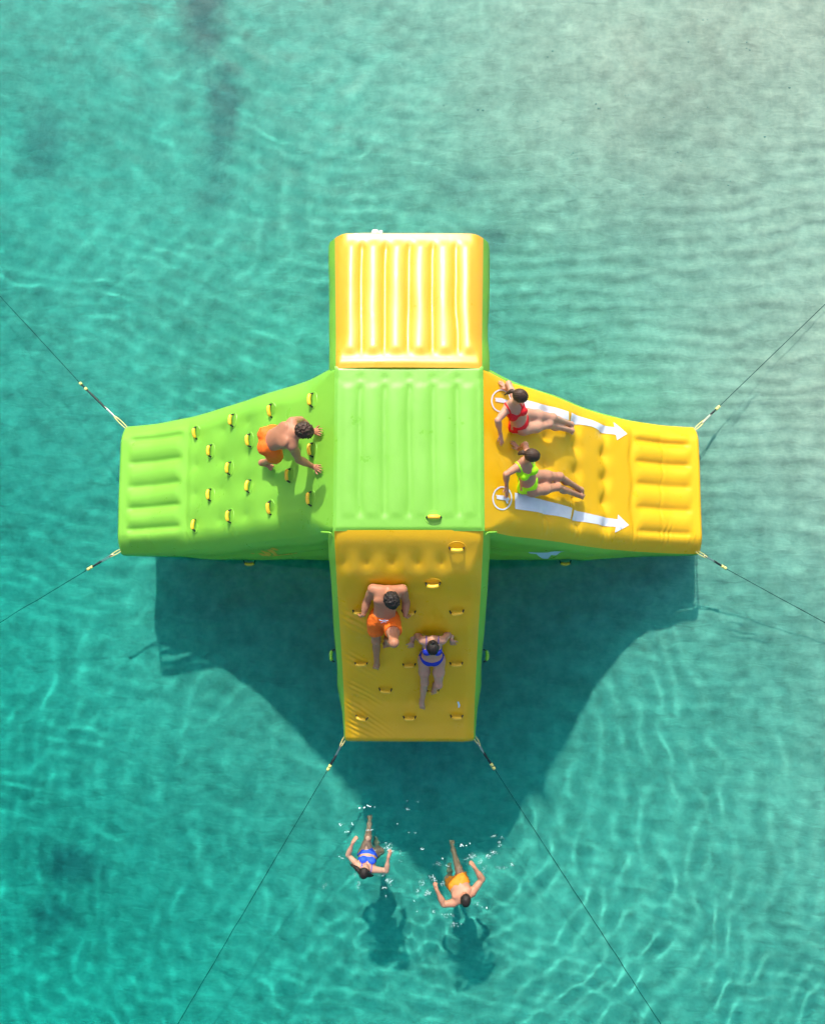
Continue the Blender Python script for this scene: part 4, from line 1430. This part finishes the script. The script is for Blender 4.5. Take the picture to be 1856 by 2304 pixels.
z = zoomed(740, 1820, 9.64)
swimmer(z, dict(head=(775, 1345), neck=(815, 1270), pelvis=(850, 960), sL=(650, 1250), sR=(975, 1320), eL=(415, 1000), wL=(520, 735), fL=(590, 610), eR=(1250, 1345), wR=(1290, 1045), fR=(1345, 900),
                hipL=(785, 960), hipR=(930, 980), kL=(850, 620), aL=(880, 330), kR=(1120, 900), aR=(1010, 700)),
        dict(head=.20, neck=.03, pelvis=-.09, sL=.03, sR=.03, eL=.0, wL=.10, eR=.0, wR=.09, hipL=-.11, hipR=-.11, kL=-.05, aL=-.18, kR=-.22, aR=-.6),
        dict(sex='f', scale=0.90, wet=True, face=(0.22, 0.80, 0.30), up=(-0.15, -0.35, 0.92), hair_grow=0.013, part=True, palmL=(.6, -.3, -.6), palmR=(-.6, -.3, -.6),
             locks=[('loose_hair', [[((-0.05, -0.075, -0.02), .04), ((-0.13, -0.07, -0.10), .034), ((-0.22, -0.06, -0.145), .022), ((-0.27, -0.05, -0.15), .008)],
                                    [((0.05, -0.08, -0.03), .038), ((0.10, -0.12, -0.12), .03), ((0.15, -0.13, -0.15), .012)]])]),
        'person in a blue bikini swimming with long dark hair in the water', skinset(SK_FAIR, cloth_mat('bright_blue_fabric', (0.02, 0.09, 0.75)), H_DARK))
z = zoomed(940, 1870, 9.64)
swimmer(z, dict(head=(1030, 1480), neck=(985, 1420), pelvis=(880, 1150), sL=(770, 1560), sR=(1180, 1330), eL=(560, 1590), wL=(415, 1285), fL=(360, 1140), eR=(1395, 1040), wR=(1235, 800), fR=(1165, 690),
                hipL=(800, 1180), hipR=(960, 1100), kL=(650, 1020), aL=(700, 820), kR=(880, 800), aR=(765, 400)),
        dict(head=.20, neck=.05, pelvis=-.04, sL=.04, sR=.04, eL=.02, wL=.10, eR=.02, wR=.10, hipL=-.06, hipR=-.05, kL=-.25, aL=-.65, kR=-.10, aR=-.28),
        dict(sex='m', scale=0.90, wet=True, face=(0.05, 0.72, -0.1), up=(0.1, -0.2, 0.95), hair_grow=0.010, palmL=(.6, -.3, -.6), palmR=(-.6, -.3, -.6), hem=.6),
        'person in orange shorts swimming in the sea with arms spread', skinset(SK_MID, cloth_mat('bright_orange_fabric', (0.92, 0.24, 0.012)), H_DARK))

# ------------------------------------------------------------------ mooring lines
def at_px(u, v, z): return at_z(u * D, v * D, z)


LINES = [((259, 893), (222, 858), (168, 805), (0, 622), 'from the upper left corner of the green ramp'),
         ((247, 1162), (213, 1182), (186, 1198), (0, 1310), 'from the lower left corner of the green ramp'),
         ((1471, 895), (1495, 872), (1512, 856), (1736, 640), 'from the upper right corner of the yellow slide'),
         ((1477, 1167), (1502, 1181), (1526, 1196), (1736, 1310), 'from the lower right corner of the yellow slide'),
         ((724, 1557), (707, 1590), (690, 1620), (375, 2155), 'from the left foot of the yellow climbing wall'),
         ((1002, 1557), (1018, 1585), (1040, 1618), (1390, 2155), 'from the right foot of the yellow climbing wall')]
for (c, a_, b_, e_, where) in LINES:
    P0 = at_px(*c, 0.13); P1 = at_px(*a_, 0.075); P2 = at_px(*b_, 0.03)
    ext = (b_[0] + (e_[0] - b_[0]) * 1.9, b_[1] + (e_[1] - b_[1]) * 1.9)
    P3 = at_px(*ext, -0.9)
    for _ in range(4):                       # the bottom is seen at three quarters of its depth
        zb = float(bed_z(np.array([P3[0]]), np.array([P3[1]]))[0])
        P3 = at_px(*ext, 0.75 * zb)
    P3[2] = zb
    P0 = P0 - nrm((P1 - P0) * np.array([1, 1, 0])) * 0.07
    root = tag(empty('mooring_line', tuple(P0)), 'thin dark mooring line running out ' + where, 'rope')
    ts_ = np.linspace(0, 1, 40)[:, None]
    path = P2 + (P3 - P2) * ts_
    path[:, 2] -= 0.04 * np.sin(math.pi * ts_[:, 0])
    o = put('rope', *tube(path, 0.0052, 8), M['rope'], root); o.cycles.is_caustics_receiver = True
    dd = nrm(P2 - P0); sd = nrm(np.cross(dd, (0, 0, 1)))
    g0 = P0 + (P1 - P0) * 0.0
    put('strap', *tube([P1 + (P2 - P1) * k for k in (-.05, .0, .4, .7, .72)], [.011, .016, .016, .014, .009], 10), M['black'], root)
    put('strap', *tube([P1 + (P2 - P1) * k for k in (.70, 1.0)], [.012, .011], 8), M['black'], root)
    for k in (0.74, 0.95):
        m0 = P1 + (P2 - P1) * k
        put('sleeve', *tube([m0 - dd * .024, m0 - dd * .021, m0 + dd * .021, m0 + dd * .024], [.012, .023, .023, .012], 10), M['brass'], root)
    ang = np.linspace(0, 2 * math.pi, 17)
    L1 = np.linalg.norm(P1 - P0)
    for k, (cc, la, lb) in enumerate(((0.22, 0.36, .020), (0.72, 0.36, .017))):
        ctr = P0 + (P1 - P0) * cc
        tw_ = nrm(sd * math.cos(1.1 * k) + np.array([0, 0, 1.0]) * math.sin(1.1 * k))
        loop = ctr + np.outer(np.cos(ang), dd * L1 * la) + np.outer(np.sin(ang), tw_ * lb)
        put('shackle' if k else 'ring', *tube(loop, 0.0065, 6, caps=False), M['steel'] if k else M['brass'], root)

# ------------------------------------------------------------------ swimmers' splash and sun glints as white drops, pebbles on the sand
zS = zoomed(720, 1780, 3.945)
SP = {
    'white drops for splash and sun glints around the swimmer in the blue bikini': [(350, 152, 9, 4, 5, 2.2), (390, 148, 9, 4, 5, 2.2), (435, 132, 12, 8, 7, 2.0), (485, 142, 5, 3, 2, 1.3), (180, 292, 26, 14, 9, 1.1), (287, 290, 10, 12, 6, 1.3), (240, 362, 22, 10, 9, 1.2),
        (435, 345, 40, 10, 16, 1.1), (190, 590, 34, 14, 9, 1.1), (600, 500, 36, 34, 34, 1.2), (630, 530, 20, 26, 18, 1.3), (340, 835, 26, 26, 10, 1.2), (612, 795, 30, 26, 26, 1.3), (570, 858, 20, 8, 6, 1.5),
        (50, 840, 32, 26, 7, 1.1), (490, 525, 16, 12, 7, .9), (330, 745, 40, 12, 10, .8), (560, 745, 60, 10, 14, .8), (715, 570, 10, 40, 8, .8), (585, 930, 6, 14, 3, 1.2), (780, 165, 26, 16, 9, 1.0), (870, 95, 12, 12, 7, .9), (770, 90, 8, 6, 3, 1.0), (690, 292, 5, 4, 2, 1.2), (820, 370, 40, 12, 6, .7)],
    'white drops for splash and sun glints around the swimmer in orange shorts': [(905, 512, 16, 6, 9, 1.2), (1255, 480, 18, 8, 8, 1.9), (1300, 487, 6, 6, 3, 1.7), (1327, 465, 5, 4, 2, 1.6), (1350, 580, 30, 24, 22, 1.2), (1300, 610, 30, 40, 22, .8), (1420, 630, 16, 24, 14, 1.0),
        (1490, 578, 30, 14, 10, 1.5), (1545, 545, 22, 14, 12, 1.2), (1590, 470, 14, 30, 14, 1.1), (1545, 398, 24, 8, 10, 1.1), (1610, 400, 20, 30, 8, .8), (1050, 650, 36, 14, 14, 1.0), (1125, 665, 18, 6, 8, 1.2), (1080, 600, 8, 8, 3, 1.4),
        (1000, 768, 26, 24, 18, 1.3), (1085, 820, 26, 16, 14, 1.0), (905, 810, 24, 28, 18, 1.1), (865, 890, 18, 36, 14, .9), (835, 972, 6, 6, 2, 1.4), (950, 905, 30, 34, 30, 1.1), (1010, 1072, 14, 8, 8, 1.2), (1130, 1095, 60, 12, 22, .9), (1185, 1185, 36, 16, 14, 1.2),
        (1400, 1000, 30, 22, 9, .9), (1437, 1032, 4, 4, 2, 1.5), (1480, 1037, 5, 5, 2, 1.6), (1700, 650, 16, 10, 7, 1.1), (1600, 680, 70, 14, 16, .8), (1450, 700, 20, 30, 14, .8), (1120, 1125, 8, 4, 3, 1.1), (860, 1068, 8, 6, 3, .9)],
}
ico_v = np.array([[0, 0, 1], [.894, 0, .447], [.276, .851, .447], [-.724, .526, .447], [-.724, -.526, .447], [.276, -.851, .447], [.724, .526, -.447], [-.276, .851, -.447], [-.894, 0, -.447], [-.276, -.851, -.447], [.724, -.526, -.447], [0, 0, -1]])
ico_f = [(0, 1, 2), (0, 2, 3), (0, 3, 4), (0, 4, 5), (0, 5, 1), (1, 6, 2), (2, 7, 3), (3, 8, 4), (4, 9, 5), (5, 10, 1), (6, 7, 2), (7, 8, 3), (8, 9, 4), (9, 10, 5), (10, 6, 1), (11, 7, 6), (11, 8, 7), (11, 9, 8), (11, 10, 9), (11, 6, 10)]
M['splash_glint'] = plain('white_splash_glint', (0.93, 0.95, 0.95), 0.25, vary=0.02)  # white drops also stand in for sun glints on the ripples
for lab, cl in SP.items():
    parts = []
    for (x, y, sx_, sy_, n_, r_) in cl:
        for i in range(max(2, int(n_ * 1.1))):
            u, v = zS(x + random.gauss(0, sx_ * .55), y + random.gauss(0, sy_ * .55))
            P0 = at_z(u, v, 0.01)
            r = 0.0042 * r_ * random.uniform(0.5, 1.35)
            P0[2] = float(sea_z(np.array([P0[0]]), np.array([P0[1]]))[0]) + r * 0.4 + (random.random() ** 4) * 0.05
            parts.append((P0 + ico_v * r * np.array([random.uniform(.8, 1.4), random.uniform(.8, 1.4), .8]), ico_f))
    v, f = merge(parts)
    tag(put('splash_glints', v, f, M['splash_glint']), lab, 'splash', kind='stuff')
pb = random.Random(5)
parts = []
for (x, y) in [(1006, 232), (1165, 175), (1440, 105), (1722, 92), (1718, 98), (1130, 262), (1085, 212), (1350, 165), (1480, 240), (1300, 300), (1560, 120), (1260, 60), (940, 215), (1420, 330), (1600, 300), (1200, 330), (1530, 390), (1350, 420), (1150, 130), (1650, 200), (1680, 330), (1250, 230), (1390, 260), (1470, 60), (1310, 215)]:
    for j in range(pb.choice((1, 1, 2, 3))):
        P0 = at_px(x + pb.gauss(0, 9 * (j > 0)), y + pb.gauss(0, 7 * (j > 0)), -0.4)
        r = pb.uniform(0.006, 0.015)
        P0[2] = float(bed_z(np.array([P0[0]]), np.array([P0[1]]))[0]) + r * .3
        parts.append((P0 + ico_v * r * np.array([pb.uniform(.8, 1.9), pb.uniform(.7, 1.2), .6]), ico_f))
v, f = merge(parts)
o = tag(put('pebbles', v, f, plain('dark_pebble', (0.34, 0.35, 0.3), 0.8)), 'small dark pebbles and shells scattered on the pale sand', 'pebbles', kind='stuff')
o.cycles.is_caustics_receiver = True
